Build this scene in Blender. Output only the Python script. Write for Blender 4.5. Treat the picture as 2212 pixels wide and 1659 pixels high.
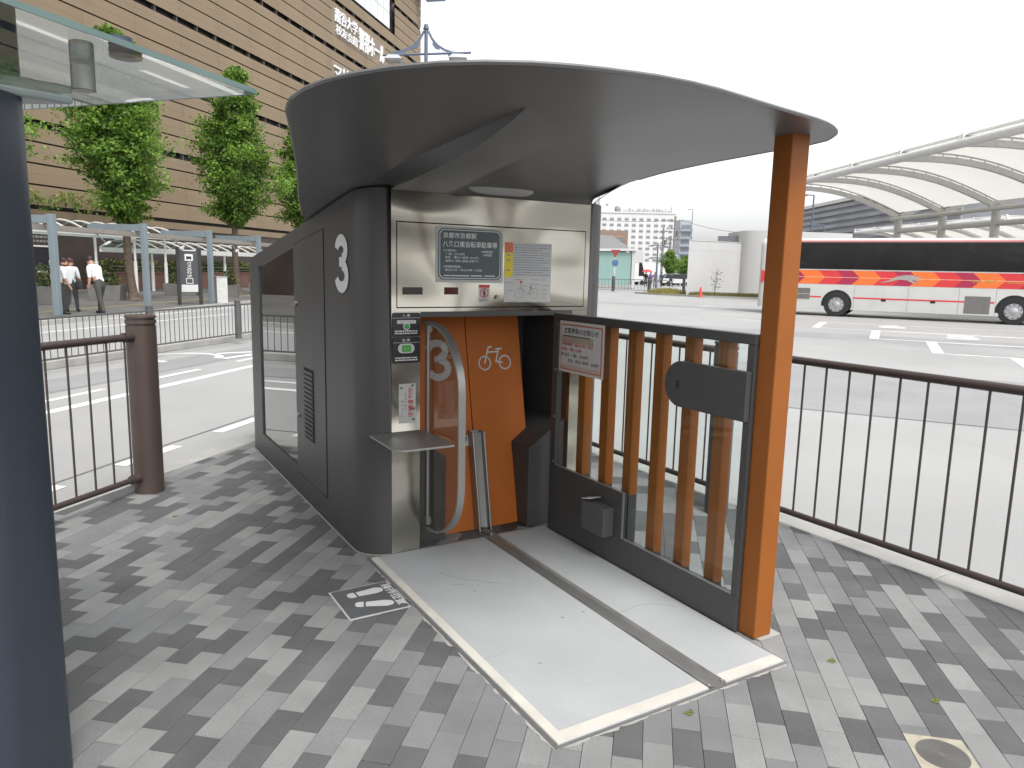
import bpy, bmesh, math, random
import numpy as np
from mathutils import Vector, Matrix

for _o in list(bpy.data.objects):
    bpy.data.objects.remove(_o)
scene = bpy.context.scene
COL = scene.collection
R = math.radians
random.seed(7)

# ------------------------------------------------------------------ camera
PITCH, ROLL, EYE = 0.154359561, 0.0222073609, 1.55
_f = Vector((0, math.cos(PITCH), -math.sin(PITCH)))
_r0 = Vector((1, 0, 0)); _u0 = _r0.cross(_f)
_r = _r0 * math.cos(ROLL) + _u0 * math.sin(ROLL)
_u = -_r0 * math.sin(ROLL) + _u0 * math.cos(ROLL)
cam_data = bpy.data.cameras.new('camera')
cam_data.lens = 25.909; cam_data.sensor_width = 36.0; cam_data.sensor_fit = 'HORIZONTAL'
cam_data.clip_start = 0.05; cam_data.clip_end = 3000
cam = bpy.data.objects.new('camera', cam_data); COL.objects.link(cam)
_m = Matrix((_r, _u, -_f)).transposed().to_4x4(); _m.translation = (0, 0, EYE)
cam.matrix_world = _m
scene.camera = cam

# ------------------------------------------------------------------ sky, sun, exposure
SUN_EL, SUN_AZ = R(58), R(150)          # azimuth measured clockwise from +Y
world = bpy.data.worlds.new('World'); scene.world = world; world.use_nodes = True
nt = world.node_tree; nt.nodes.clear()
sky = nt.nodes.new('ShaderNodeTexSky'); sky.sky_type = 'NISHITA'; sky.sun_disc = False
sky.sun_elevation = SUN_EL; sky.sun_rotation = SUN_AZ
sky.air_density = 1.0; sky.dust_density = 3.0; sky.ozone_density = 1.0
hsv = nt.nodes.new('ShaderNodeHueSaturation'); hsv.inputs['Saturation'].default_value = 0.12
bgn = nt.nodes.new('ShaderNodeBackground'); bgn.inputs['Strength'].default_value = 0.15
wo = nt.nodes.new('ShaderNodeOutputWorld')
nt.links.new(sky.outputs[0], hsv.inputs['Color']); nt.links.new(hsv.outputs[0], bgn.inputs['Color'])
nt.links.new(bgn.outputs[0], wo.inputs['Surface'])
sun_d = bpy.data.lights.new('sun', 'SUN'); sun_d.energy = 1.2; sun_d.angle = R(22); sun_d.color = (1.0, 0.98, 0.95)
sun = bpy.data.objects.new('sun', sun_d); COL.objects.link(sun)
_sd = Vector((math.sin(SUN_AZ) * math.cos(SUN_EL), math.cos(SUN_AZ) * math.cos(SUN_EL), math.sin(SUN_EL)))
sun.rotation_euler = _sd.to_track_quat('Z', 'Y').to_euler()
vs = scene.view_settings
vs.view_transform = 'Standard'; vs.look = 'None'; vs.gamma = 1.0; vs.use_curve_mapping = False
vs.exposure = 1.05
scene.cycles.use_denoising = True
scene.cycles.max_bounces = 6; scene.cycles.diffuse_bounces = 4; scene.cycles.glossy_bounces = 4; scene.cycles.transparent_max_bounces = 12

# ------------------------------------------------------------------ helpers
def project(p):
    """pixel position in a 2212 x 1659 frame, and depth (used only to decide which small pieces show)"""
    d = Vector(p) - Vector((0, 0, EYE)); z = d.dot(_f)
    if z < 0.05: return None
    return 1106 + 1592 * d.dot(_r) / z, 829.5 - 1592 * d.dot(_u) / z, z

def mat(name, col, rough=0.55, metal=0.0, var=0.10, scale=6.0, bump=0.0, bscale=60.0, stretch=None,
        alpha=None, spec=0.5, col2=None, detail=4.0, emit=0.0, coat=0.0, rvar=0.0, rnd=0.0, world=False, speck=0.0, bdist=0.01, bdetail=3.0, stain=None):
    m = bpy.data.materials.new(name); m.use_nodes = True
    t = m.node_tree; b = t.nodes['Principled BSDF']; L = t.links.new
    tc = t.nodes.new('ShaderNodeTexCoord'); mp = t.nodes.new('ShaderNodeMapping')
    if world:
        ge = t.nodes.new('ShaderNodeNewGeometry'); L(ge.outputs['Position'], mp.inputs['Vector'])
    else: L(tc.outputs['Object'], mp.inputs['Vector'])
    if stretch: mp.inputs['Scale'].default_value = stretch
    n = t.nodes.new('ShaderNodeTexNoise'); n.inputs['Scale'].default_value = scale; n.inputs['Detail'].default_value = detail
    L(mp.outputs[0], n.inputs['Vector'])
    ramp = t.nodes.new('ShaderNodeValToRGB')
    c2 = col2 if col2 else tuple(min(1, c * (1 + var)) for c in col)
    c1 = col if col2 else tuple(c * (1 - var) for c in col)
    ramp.color_ramp.elements[0].position = 0.3; ramp.color_ramp.elements[1].position = 0.7
    ramp.color_ramp.elements[0].color = (*c1, 1); ramp.color_ramp.elements[1].color = (*c2, 1)
    L(n.outputs['Fac'], ramp.inputs[0])
    outc = ramp.outputs[0]
    if rnd:
        oi = t.nodes.new('ShaderNodeObjectInfo'); mr = t.nodes.new('ShaderNodeMapRange')
        mr.inputs['To Min'].default_value = 1 - rnd; mr.inputs['To Max'].default_value = 1 + rnd
        L(oi.outputs['Random'], mr.inputs['Value'])
        mx = t.nodes.new('ShaderNodeVectorMath'); mx.operation = 'SCALE'
        L(outc, mx.inputs[0]); L(mr.outputs[0], mx.inputs['Scale']); outc = mx.outputs[0]
    if speck:
        sn = t.nodes.new('ShaderNodeTexNoise'); sn.inputs['Scale'].default_value = 420.0; sn.inputs['Detail'].default_value = 2
        L(mp.outputs[0], sn.inputs['Vector'])
        sr = t.nodes.new('ShaderNodeMapRange'); sr.inputs['From Min'].default_value = 0.3; sr.inputs['From Max'].default_value = 0.7
        sr.inputs['To Min'].default_value = 1 - speck; sr.inputs['To Max'].default_value = 1 + speck
        L(sn.outputs['Fac'], sr.inputs['Value'])
        sm = t.nodes.new('ShaderNodeVectorMath'); sm.operation = 'SCALE'
        L(outc, sm.inputs[0]); L(sr.outputs[0], sm.inputs['Scale']); outc = sm.outputs[0]
    if stain:                       # (scale, stretch, threshold, amount, tint): blotches and streaks of dirt
        for (ssc, sst, thr, amt, tint) in stain:
            mp2 = t.nodes.new('ShaderNodeMapping'); mp2.inputs['Scale'].default_value = sst
            L(mp.inputs['Vector'].links[0].from_socket, mp2.inputs['Vector'])
            ns = t.nodes.new('ShaderNodeTexNoise'); ns.inputs['Scale'].default_value = ssc; ns.inputs['Detail'].default_value = 7; ns.inputs['Roughness'].default_value = .62
            L(mp2.outputs[0], ns.inputs['Vector'])
            ms = t.nodes.new('ShaderNodeMapRange'); ms.interpolation_type = 'SMOOTHSTEP'
            ms.inputs['From Min'].default_value = thr; ms.inputs['From Max'].default_value = thr + .22; ms.inputs['To Max'].default_value = amt
            L(ns.outputs['Fac'], ms.inputs['Value'])
            mc = t.nodes.new('ShaderNodeMix'); mc.data_type = 'RGBA'; mc.inputs['B'].default_value = (*tint, 1)
            L(ms.outputs[0], mc.inputs['Factor']); L(outc, mc.inputs['A']); outc = mc.outputs['Result']
    L(outc, b.inputs['Base Color'])
    b.inputs['Roughness'].default_value = rough; b.inputs['Metallic'].default_value = metal
    b.inputs['Specular IOR Level'].default_value = spec
    if coat: b.inputs['Coat Weight'].default_value = coat; b.inputs['Coat Roughness'].default_value = 0.1
    if rvar:
        mr2 = t.nodes.new('ShaderNodeMapRange'); mr2.inputs['To Min'].default_value = rough - rvar; mr2.inputs['To Max'].default_value = rough + rvar
        L(n.outputs['Fac'], mr2.inputs['Value']); L(mr2.outputs[0], b.inputs['Roughness'])
    if bump:
        n2 = t.nodes.new('ShaderNodeTexNoise'); n2.inputs['Scale'].default_value = bscale; n2.inputs['Detail'].default_value = bdetail
        L(mp.outputs[0], n2.inputs['Vector'])
        bp = t.nodes.new('ShaderNodeBump'); bp.inputs['Strength'].default_value = bump; bp.inputs['Distance'].default_value = bdist
        L(n2.outputs['Fac'], bp.inputs['Height']); L(bp.outputs[0], b.inputs['Normal'])
    if alpha is not None: b.inputs['Alpha'].default_value = alpha
    if emit:
        L(outc, b.inputs['Emission Color']); b.inputs['Emission Strength'].default_value = emit
    return m

def glass(name, tint=(0.85, 0.93, 0.9), ior=1.5, rough=0.0, coated=0.0):
    """clear pane: fresnel-weighted mirror over a tinted see-through surface"""
    m = bpy.data.materials.new(name); m.use_nodes = True
    t = m.node_tree; t.nodes.clear(); L = t.links.new
    o = t.nodes.new('ShaderNodeOutputMaterial'); mix = t.nodes.new('ShaderNodeMixShader')
    fr = t.nodes.new('ShaderNodeFresnel'); geo = t.nodes.new('ShaderNodeNewGeometry'); mr = t.nodes.new('ShaderNodeMapRange')
    mr.inputs['To Min'].default_value = ior; mr.inputs['To Max'].default_value = 1.0 / ior      # same reflectance from both sides of the slab
    t.links.new(geo.outputs['Backfacing'], mr.inputs['Value']); t.links.new(mr.outputs[0], fr.inputs['IOR'])
    tr = t.nodes.new('ShaderNodeBsdfTransparent'); tr.inputs[0].default_value = (*tint, 1)
    gl = t.nodes.new('ShaderNodeBsdfGlossy'); gl.inputs['Roughness'].default_value = rough
    ad = t.nodes.new('ShaderNodeMath'); ad.operation = 'ADD'; ad.use_clamp = True; ad.inputs[1].default_value = coated      # mirror coating
    L(fr.outputs[0], ad.inputs[0]); L(ad.outputs[0], mix.inputs[0]); L(tr.outputs[0], mix.inputs[1]); L(gl.outputs[0], mix.inputs[2]); L(mix.outputs[0], o.inputs[0])
    return m

class MB:
    def __init__(s): s.v = []; s.f = []; s.mi = []
    def add(s, vs, fs, mi=0):
        b = len(s.v); s.v += [tuple(p) for p in vs]; s.f += [tuple(b + i for i in f) for f in fs]; s.mi += [mi] * len(fs); return s
    def box(s, x0, x1, y0, y1, z0, z1, mi=0):
        return s.add([(x0,y0,z0),(x1,y0,z0),(x1,y1,z0),(x0,y1,z0),(x0,y0,z1),(x1,y0,z1),(x1,y1,z1),(x0,y1,z1)],
              [(3,2,1,0),(4,5,6,7),(0,1,5,4),(1,2,6,5),(2,3,7,6),(3,0,4,7)], mi)
    def obox(s, c, ex, ey, ez, mi=0):
        c = Vector(c); ex = Vector(ex); ey = Vector(ey); ez = Vector(ez); P = []
        for k in (-1, 1):
            for (i, j) in ((-1,-1),(1,-1),(1,1),(-1,1)): P.append(c + ex*i + ey*j + ez*k)
        return s.add(P, [(3,2,1,0),(4,5,6,7),(0,1,5,4),(1,2,6,5),(2,3,7,6),(3,0,4,7)], mi)
    def beam(s, a, b, w, h, mi=0):
        a = Vector(a); b = Vector(b); d = (b - a); l = d.length / 2; d.normalize()
        sx = d.cross(Vector((0,0,1)));
        if sx.length < 1e-3: sx = Vector((1,0,0))
        sx.normalize(); up = sx.cross(d)
        return s.obox((a + b) / 2, d * l, sx * (w/2), up * (h/2), mi)
    def prism(s, pts, vec, mi=0):
        n = len(pts); vec = Vector(vec); P = [Vector(p) for p in pts]; Q = [p + vec for p in P]
        return s.add(P + Q, [tuple(reversed(range(n))), tuple(range(n, 2*n))] + [(i, (i+1) % n, n + (i+1) % n, n + i) for i in range(n)], mi)
    def tube(s, path, r, n=8, cap=True, mi=0, closed=False):
        P = [Vector(p) for p in path]; m = len(P); rr = r if isinstance(r, (list, tuple)) else [r] * m
        base = len(s.v); prev = None
        for i, p in enumerate(P):
            if closed: d = P[(i+1) % m] - P[i-1]
            else: d = P[min(i+1, m-1)] - P[max(i-1, 0)]
            d.normalize()
            if prev is None:
                a = Vector((0,0,1)) if abs(d.z) < 0.9 else Vector((1,0,0))
                x = d.cross(a).normalized()
            else:
                x = (prev - d * prev.dot(d)).normalized()
            prev = x; y = d.cross(x)
            for k in range(n):
                t = 2 * math.pi * k / n
                s.v.append(tuple(p + (x * math.cos(t) + y * math.sin(t)) * rr[i]))
        rng = m if closed else m - 1
        for i in range(rng):
            for k in range(n):
                j = (i + 1) % m
                s.f.append((base + i*n + k, base + i*n + (k+1) % n, base + j*n + (k+1) % n, base + j*n + k)); s.mi.append(mi)
        if cap and not closed:
            s.f.append(tuple(base + k for k in reversed(range(n)))); s.mi.append(mi)
            s.f.append(tuple(base + (m-1)*n + k for k in range(n))); s.mi.append(mi)
        return s
    def lathe(s, prof, c=(0,0,0), n=24, mi=0):
        base = len(s.v); m = len(prof)
        for (r, z) in prof:
            for k in range(n):
                t = 2*math.pi*k/n; s.v.append((c[0] + r*math.cos(t), c[1] + r*math.sin(t), c[2] + z))
        for i in range(m-1):
            for k in range(n):
                s.f.append((base+i*n+k, base+i*n+(k+1)%n, base+(i+1)*n+(k+1)%n, base+(i+1)*n+k)); s.mi.append(mi)
        s.f.append(tuple(base+k for k in reversed(range(n)))); s.mi.append(mi)
        s.f.append(tuple(base+(m-1)*n+k for k in range(n))); s.mi.append(mi)
        return s
    def grid(s, P, mi=0, flip=False):
        nu = len(P); nv = len(P[0]); base = len(s.v)
        for row in P: s.v += [tuple(p) for p in row]
        for i in range(nu-1):
            for j in range(nv-1):
                q = (base+i*nv+j, base+(i+1)*nv+j, base+(i+1)*nv+j+1, base+i*nv+j+1)
                s.f.append(tuple(reversed(q)) if flip else q); s.mi.append(mi)
        return s
    def mesh(s, name, mats, smooth=None, bevel=0.0, recalc=True, merge=False):
        me = bpy.data.meshes.new(name); me.from_pydata(s.v, [], s.f)
        mats = mats if isinstance(mats, (list, tuple)) else [mats]
        for m in mats: me.materials.append(m)
        if len(mats) > 1: me.polygons.foreach_set('material_index', s.mi)
        if recalc or bevel or merge:
            bm = bmesh.new(); bm.from_mesh(me)
            if merge: bmesh.ops.remove_doubles(bm, verts=bm.verts, dist=1e-4)
            if recalc: bmesh.ops.recalc_face_normals(bm, faces=bm.faces)
            if bevel:
                ed = [e for e in bm.edges if len(e.link_faces) == 2 and e.calc_face_angle(0) > 0.5]
                bmesh.ops.bevel(bm, geom=ed, offset=bevel, segments=2, affect='EDGES', profile=0.6, clamp_overlap=True)
            bm.to_mesh(me); bm.free()
        if smooth is not None:
            me.polygons.foreach_set('use_smooth', [True] * len(me.polygons)); me.set_sharp_from_angle(angle=R(smooth))
        me.update(); return me
    def build(s, name, mats, parent=None, smooth=None, bevel=0.0, recalc=True, merge=False):
        o = bpy.data.objects.new(name, s.mesh(name, mats, smooth, bevel, recalc, merge)); COL.objects.link(o)
        if parent is not None: o.parent = parent
        return o

def empty(name, loc=(0,0,0), rz=0.0):
    o = bpy.data.objects.new(name, None); o.empty_display_size = 0.2
    o.location = loc; o.rotation_euler = (0, 0, rz); COL.objects.link(o); return o
def tag(o, label=None, cat=None, group=None, kind=None):
    if label: o['label'] = label
    if cat: o['category'] = cat
    if group: o['group'] = group
    if kind: o['kind'] = kind
    return o
def copy_tree(o, parent=None):
    c = o.copy(); COL.objects.link(c); c.parent = parent
    for ch in [k for k in bpy.data.objects if k.parent == o]: copy_tree(ch, c)
    return c
def link_copy(o, parent, loc=None):
    c = o.copy(); COL.objects.link(c); c.parent = parent
    if loc is not None: c.location = loc
    return c

def text_pts(body, size, bold=0.0, extrude=0.0, align='LEFT', spacing=1.0, line=1.0, res=3):
    cu = bpy.data.curves.new('lettering', 'FONT'); cu.body = body; cu.size = size; cu.offset = bold * size
    cu.extrude = extrude; cu.align_x = align; cu.resolution_u = res; cu.space_character = spacing; cu.space_line = line
    o = bpy.data.objects.new('lettering', cu); me = bpy.data.meshes.new_from_object(o)
    V = [tuple(v.co) for v in me.vertices]; F = [tuple(p.vertices) for p in me.polygons]
    bpy.data.objects.remove(o); bpy.data.curves.remove(cu); bpy.data.meshes.remove(me)
    return V, F
def put_text(mb, body, o, ex, ey, size, fitw=None, fith=None, mi=0, **kw):
    """lettering laid in the plane (ex, ey) with its lower left at o; fitw / fith squeeze it to a measured size"""
    V, F = text_pts(body, size, **kw)
    if not V: return
    x0 = min(v[0] for v in V); x1 = max(v[0] for v in V); y0 = min(v[1] for v in V); y1 = max(v[1] for v in V)
    sx = fitw / (x1 - x0) if fitw else 1.0; sy = fith / (y1 - y0) if fith else (sx if fitw else 1.0)
    o = Vector(o); ex = Vector(ex); ey = Vector(ey); ez = ex.cross(ey)
    mb.add([o + ex * ((v[0]-x0)*sx) + ey * ((v[1]-y0)*sy) + ez * v[2] for v in V], F, mi)

def leaf_mat(name, col, var=0.25):
    m = mat(name, col, .6, var=var, scale=2.0); t = m.node_tree; L = t.links.new; b = t.nodes['Principled BSDF']
    out = [n for n in t.nodes if n.type == 'OUTPUT_MATERIAL'][0]; src = b.inputs['Base Color'].links[0].from_socket
    tr = t.nodes.new('ShaderNodeBsdfTranslucent'); mx = t.nodes.new('ShaderNodeMixShader'); mx.inputs[0].default_value = .38
    L(src, tr.inputs[0]); L(b.outputs[0], mx.inputs[1]); L(tr.outputs[0], mx.inputs[2]); L(mx.outputs[0], out.inputs[0])
    return m
# ------------------------------------------------------------------ materials shared by the setting
M_paver = [mat('paver_light', (0.208,0.209,0.204), 0.8, var=0.10, scale=5, bump=0.35, bscale=260, rnd=0.08, world=True, speck=0.22, stain=[(1.3,(1,1,1),.58,.35,(.10,.095,.085)),(14,(1,1,1),.68,.5,(.07,.065,.06))]),
           mat('paver_mid', (0.163,0.164,0.168), 0.8, var=0.10, scale=5, bump=0.35, bscale=260, rnd=0.08, world=True, speck=0.22, stain=[(1.3,(1,1,1),.58,.3,(.09,.087,.08)),(14,(1,1,1),.68,.45,(.07,.065,.06))]),
           mat('paver_dark', (0.087,0.087,0.088), 0.82, var=0.13, scale=5, bump=0.35, bscale=260, rnd=0.12, world=True, speck=0.28, stain=[(1.1,(1,1,1),.56,.3,(.10,.098,.092)),(22,(1,1,1),.66,.4,(.14,.135,.125))])]
M_sand = mat('joint_sand', (0.105,0.103,0.098), 0.95, var=0.3, scale=40, world=True)
M_road = mat('road_surface', (0.31,0.310,0.306), 0.6, var=0.09, scale=0.35, bump=0.25, bscale=90, world=True, speck=0.16, detail=8, rvar=.08, stain=[(.22,(1,.35,1),.50,.55,(.235,.236,.24)),(1.4,(.25,1,1),.60,.45,(.20,.20,.20)),(3.0,(1,.12,1),.64,.5,(.17,.17,.172)),(9,(1,1,1),.72,.7,(.12,.12,.12))])
M_patch = mat('road_patch_surface', (0.255,0.256,0.258), 0.6, var=0.10, scale=0.8, bump=0.25, bscale=90, world=True, speck=0.16, detail=8, stain=[(2.0,(1,.3,1),.58,.5,(.19,.19,.192))])
M_seam = mat('road_seam_tar', (0.13,0.13,0.13), 0.6, var=.2, world=True)
M_kerb = mat('kerb_concrete', (0.33,0.325,0.305), 0.8, var=0.12, scale=4, bump=0.3, bscale=120, world=True, speck=0.1)
M_far_walk = mat('far_walk_paving', (0.115,0.113,0.108), 0.8, var=0.15, scale=0.8, world=True, speck=0.15)
M_paint = mat('road_paint', (0.66,0.66,0.64), 0.7, var=0.12, scale=3, world=True, speck=0.12, stain=[(6,(1,1,1),.56,.6,(.36,.36,.35)),(30,(1,1,1),.62,.6,(.33,.33,.32))])
M_tactile = mat('tactile_paving', (0.20,0.175,0.09), 0.8, var=0.1, world=True)

O = Vector((-0.738615896786514, 3.7583172122288917, 0.0))
U = Vector((0.5118049306368191, -0.8591016895431185, 0.0)); V = Vector((0.8591016895431185, 0.5118049306368191, 0.0))
YAW = 0.537284430
def Wk(u, v, z=0.0): return O + U * u + V * v + Vector((0, 0, z))
ROAD = -0.12

# ------------------------------------------------------------------ road sheet to the horizon
g = MB()
xs = [-1500, -300, -60, -20, 0, 20, 60, 300, 1500]; ys = [-600, -60, -10, 5, 20, 40, 80, 200, 600, 2000]
g.grid([[(x, y, ROAD) for y in ys] for x in xs])
tag(g.build('road', M_road), kind='structure')

# ------------------------------------------------------------------ kerbed island with its pavers
LK0, LKd = Vector((-2.72, 4.71, 0)), Vector((0.264, 0.9645, 0))
LKn = Vector((LKd.y, -LKd.x, 0))                    # points onto the island
tip = Vector((-1.36, 9.69, 0)); RK = 2.50
left_near = LK0 - LKd * 16; right_near = Wk(14, RK)
island = [left_near, Vector((left_near.x, -12, 0)), Vector((right_near.x, -12, 0)), right_near, tip]
g = MB(); g.prism([(p.x, p.y, ROAD) for p in island], (0, 0, 0.12 - 0.022))
pavement = tag(g.build('pavement', M_sand), kind='structure')
def kerb(a, b, n, w, seg, name, top=0.0):
    """run of kerb stones from a to b, each stone a block of its own"""
    d = (b - a); L = d.length; d.normalize(); k = int(L / seg)
    root = empty(name, (0, 0, 0)); tag(root, kind='structure')
    mb = MB(); mb.box(0.002, seg - 0.004, 0, w, ROAD, top)
    base = mb.mesh('kerb_stone', M_kerb, bevel=0.012)
    for i in range(k):
        o = bpy.data.objects.new('kerb_stone', base); COL.objects.link(o); o.parent = root
        e = Matrix((d, n, Vector((0,0,1)))).transposed().to_4x4(); e.translation = a + d * (i * seg); o.matrix_world = e
    return root
kerb(LK0 - LKd * 6, tip, -LKn, 0.17, 0.6, 'kerb')
kerb(Wk(7, RK), tip, V, 0.15, 0.6, 'kerb')

def clip(poly, p, n):
    out = []
    for i in range(len(poly)):
        a, b = poly[i], poly[(i+1) % len(poly)]; da = (a - p).dot(n); db = (b - p).dot(n)
        if da >= 0: out.append(a)
        if da * db < 0: out.append(a + (b - a) * (da / (da - db)))
    return out
PA = R(79.5); e1 = Vector((math.cos(PA), math.sin(PA), 0)); e2 = Vector((e1.y, -e1.x, 0))
PL, PW, G = 0.1952, 0.0976, 0.0014
anchor = e1 * 2.2052 + e2 * (-1.4186)
def paver_mesh(poly, mi, name, h=0.0):
    """chamfered slab on an arbitrary convex outline, local to its centroid"""
    n = len(poly); c = sum(poly, Vector()) / n
    P = [p - c for p in poly]
    T = [p * (1 - 0.0017 / max(p.length, 0.02)) for p in P]
    mb = MB()
    mb.v = [(p.x, p.y, h) for p in T] + [(p.x, p.y, h - 0.0012) for p in P] + [(p.x, p.y, -0.021) for p in P]
    mb.f = [tuple(range(n))] + [(i, n + i, n + (i+1) % n, (i+1) % n) for i in range(n)] + [(n+i, 2*n+i, 2*n+(i+1) % n, n+(i+1) % n) for i in range(n)]
    mb.mi = [0] * len(mb.f)
    return mb, c
rp = random.Random(12)
full_mesh = []
rect = [e1*(G/2)+e2*(G/2), e1*(PL-G/2)+e2*(G/2), e1*(PL-G/2)+e2*(PW-G/2), e1*(G/2)+e2*(PW-G/2)]
if (rect[1]-rect[0]).cross(rect[2]-rect[1]).z < 0: rect.reverse()
for mi in range(3):
    mb, cc = paver_mesh([p.copy() for p in rect], mi, 'paver')
    full_mesh.append(mb.mesh('paver', M_paver[mi], recalc=False))
rc = sum(rect, Vector()) / 4
cand = []
for j in range(-62, 66):
    for i in range(-22, 48):
        o = anchor + e1 * ((i + 0.5 * (j % 2)) * PL) + e2 * (j * PW)
        poly = [o + p for p in rect]; c = o + rc
        if (c - O).dot(U) < -4.4 or c.y > 9.8: continue
        full = True
        for (p, n) in ((LK0, LKn), (Wk(0, RK), -V)):
            if len(poly) < 3: break
            if min((q - p).dot(n) for q in poly) < 0.002: full = False; poly = clip(poly, p + n * 0.003, n)
        if len(poly) < 3: continue
        u = (c - O).dot(U); v = (c - O).dot(V)
        if 0.1 < u < 1.7 and 0.1 < v < 1.0: continue
        if -2.8 < u < -0.1 and 0.1 < v < 1.4: continue
        q = project(c)
        if q is None or not (-90 < q[0] < 2300 and 560 < q[1] < 1740):
            if c.y < 0.2 or abs(c.x) > 4: continue
            cand.append((1e9, poly, c, o, full, j, i)); continue
        hidden = (q[0] < 95 + (q[1] - 900) * 0.06)
        cand.append((q[2] + (1e5 if hidden else 0), poly, c, o, full, j, i))
cand.sort(key=lambda t: t[0])
rest = MB(); count = 0
for (dist, poly, c, o, full, j, i) in cand:
    t = rp.random(); mi = 0 if t < 0.29 else (1 if t < 0.58 else 2)
    if count < 300 and dist < 1e4:
        if full:
            ob = bpy.data.objects.new('paver', full_mesh[mi]); ob.location = c + Vector((0, 0, rp.uniform(-0.0012, 0.0008)))
        else:
            mb, cc = paver_mesh(poly, mi, 'paver'); ob = bpy.data.objects.new('paver', mb.mesh('paver', M_paver[mi], recalc=False)); ob.location = cc
        COL.objects.link(ob); ob.parent = pavement; count += 1
    else:
        mb, cc = paver_mesh(poly, mi, 'p', rp.uniform(-0.0012, 0.0008))
        rest.add([(p[0]+cc.x, p[1]+cc.y, p[2]) for p in mb.v], mb.f, mi)
o = rest.build('paver_field', M_paver, pavement, recalc=False); o['kind'] = 'stuff'

# ------------------------------------------------------------------ patched strips and tar seams in the surface
pt = MB()
for poly in ([(3.2,9.5),(26,-2.5),(28.2,1.2),(4.2,14.2)], [(1.0,24.0),(34,6.5),(35,8.3),(1.6,26.2)], [(2.5,40),(12.5,33.6),(13.2,35.4),(3.0,42.5)], [(-7.2,3.0),(-3.6,18.5),(-4.4,18.7),(-8.2,3.2)]):
    pt.add([(x, y, ROAD + .002) for x, y in poly], [tuple(range(4))])
tag(pt.build('road_patches', M_patch), kind='structure')
sm = MB()
for path in ([(2.9,9.6),(12,4.9),(26,-2.6)], [(4.2,14.25),(15,8.5),(28.3,1.3)], [(-3.9,3.0),(-3.2,6.5),(-2.5,9.6),(-1.4,14)], [(4.5,19.8),(9,17.2),(20,11.6)], [(-6.3,7),(-5.1,12.5),(-3.3,21)]):
    for (x0, y0), (x1, y1) in zip(path, path[1:]):
        d = Vector((x1-x0, y1-y0, 0)).normalized(); n_ = Vector((-d.y, d.x, 0))*.012
        sm.add([(x0-n_.x,y0-n_.y,ROAD+.003),(x1-n_.x,y1-n_.y,ROAD+.003),(x1+n_.x,y1+n_.y,ROAD+.003),(x0+n_.x,y0+n_.y,ROAD+.003)], [(0,1,2,3)])
tag(sm.build('road_seams', M_seam), kind='structure')
# ------------------------------------------------------------------ markings on the road
mk = MB(); ZP = ROAD + 0.004
def stripe(a, b, w, z=ZP, target=None):
    a = Vector((a[0], a[1], 0)); b = Vector((b[0], b[1], 0)); d = (b - a).normalized(); n = Vector((-d.y, d.x, 0)) * (w/2)
    (target or mk).add([(*(a-n).xy, z), (*(b-n).xy, z), (*(b+n).xy, z), (*(a+n).xy, z)], [(0,1,2,3)])
rd = Vector((0.197, 0.980, 0))
s0 = Vector((-5.11, 7.90, 0))
stripe(s0 - rd * 5, s0 + rd * 24, 0.15)                                   # solid lane line
for k in range(-2, 7):
    a = Vector((-5.31, 9.66, 0)) + rd * (k * 2.05 - 1.15); stripe(a, a + rd * 1.0, 0.10)
for k in range(-2, 5):
    a = Vector((-3.37, 5.20, 0)) + Vector((0.22, 0.975, 0)) * (k * 1.32 - 0.62); stripe(a, a + Vector((0.22, 0.975, 0)) * 0.72, 0.12)
ring = [(-5.85 + 0.62*math.cos(t), 12.95 + 0.62*math.sin(t)) for t in [2*math.pi*i/28 for i in range(22)]]
for a, b in zip(ring, ring[1:]): stripe(a, b, 0.14)
stripe((-5.5, 13.6), (-4.2, 14.6), 0.14); stripe((-5.1, 12.9), (-4.6, 14.2), 0.14); stripe((-5.2, 14.9), (-3.6, 15.2), 0.14)
stripe((-11.2, 14.5), (-9.4, 24.5), 0.13); stripe((-12.6, 15.5), (-9.7, 34), 0.12)   # far carriageway
# bus bays on the right, stepped along the lot
bd = Vector((0.89, -0.456, 0)); sd_ = Vector((0.45, 0.893, 0))
for (x, y) in ((9.92, 24.23), (9.95, 20.30), (9.62, 16.60), (9.4, 12.9)):
    a = Vector((x, y, 0)); stripe(a, a + sd_ * 3.3, 0.24); stripe(a, a + bd * 13, 0.13); stripe(a + sd_ * 3.35, a + sd_ * 3.35 + bd * 13, 0.10)
for (a, b) in (((8.0, 31.5), (9.6, 30.8)), ((7.4, 35.5), (8.7, 34.6)), ((9.6, 38.2), (10.6, 39.4)), ((8.3, 27.6), (9.3, 27.2))): stripe(a, b, 0.14)
tag(mk.build('road_markings', M_paint), kind='structure')
bn = MB()
for (t_, x, y) in (('6', 12.3, 24.9), ('5', 12.3, 20.9), ('4', 12.2, 17.2)):
    put_text(bn, t_, (x, y, ZP), bd, sd_, 2.0, fitw=0.85, fith=1.5, bold=0.03, res=4)
tag(bn.build('bay_numbers', M_paint), kind='structure')

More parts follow.
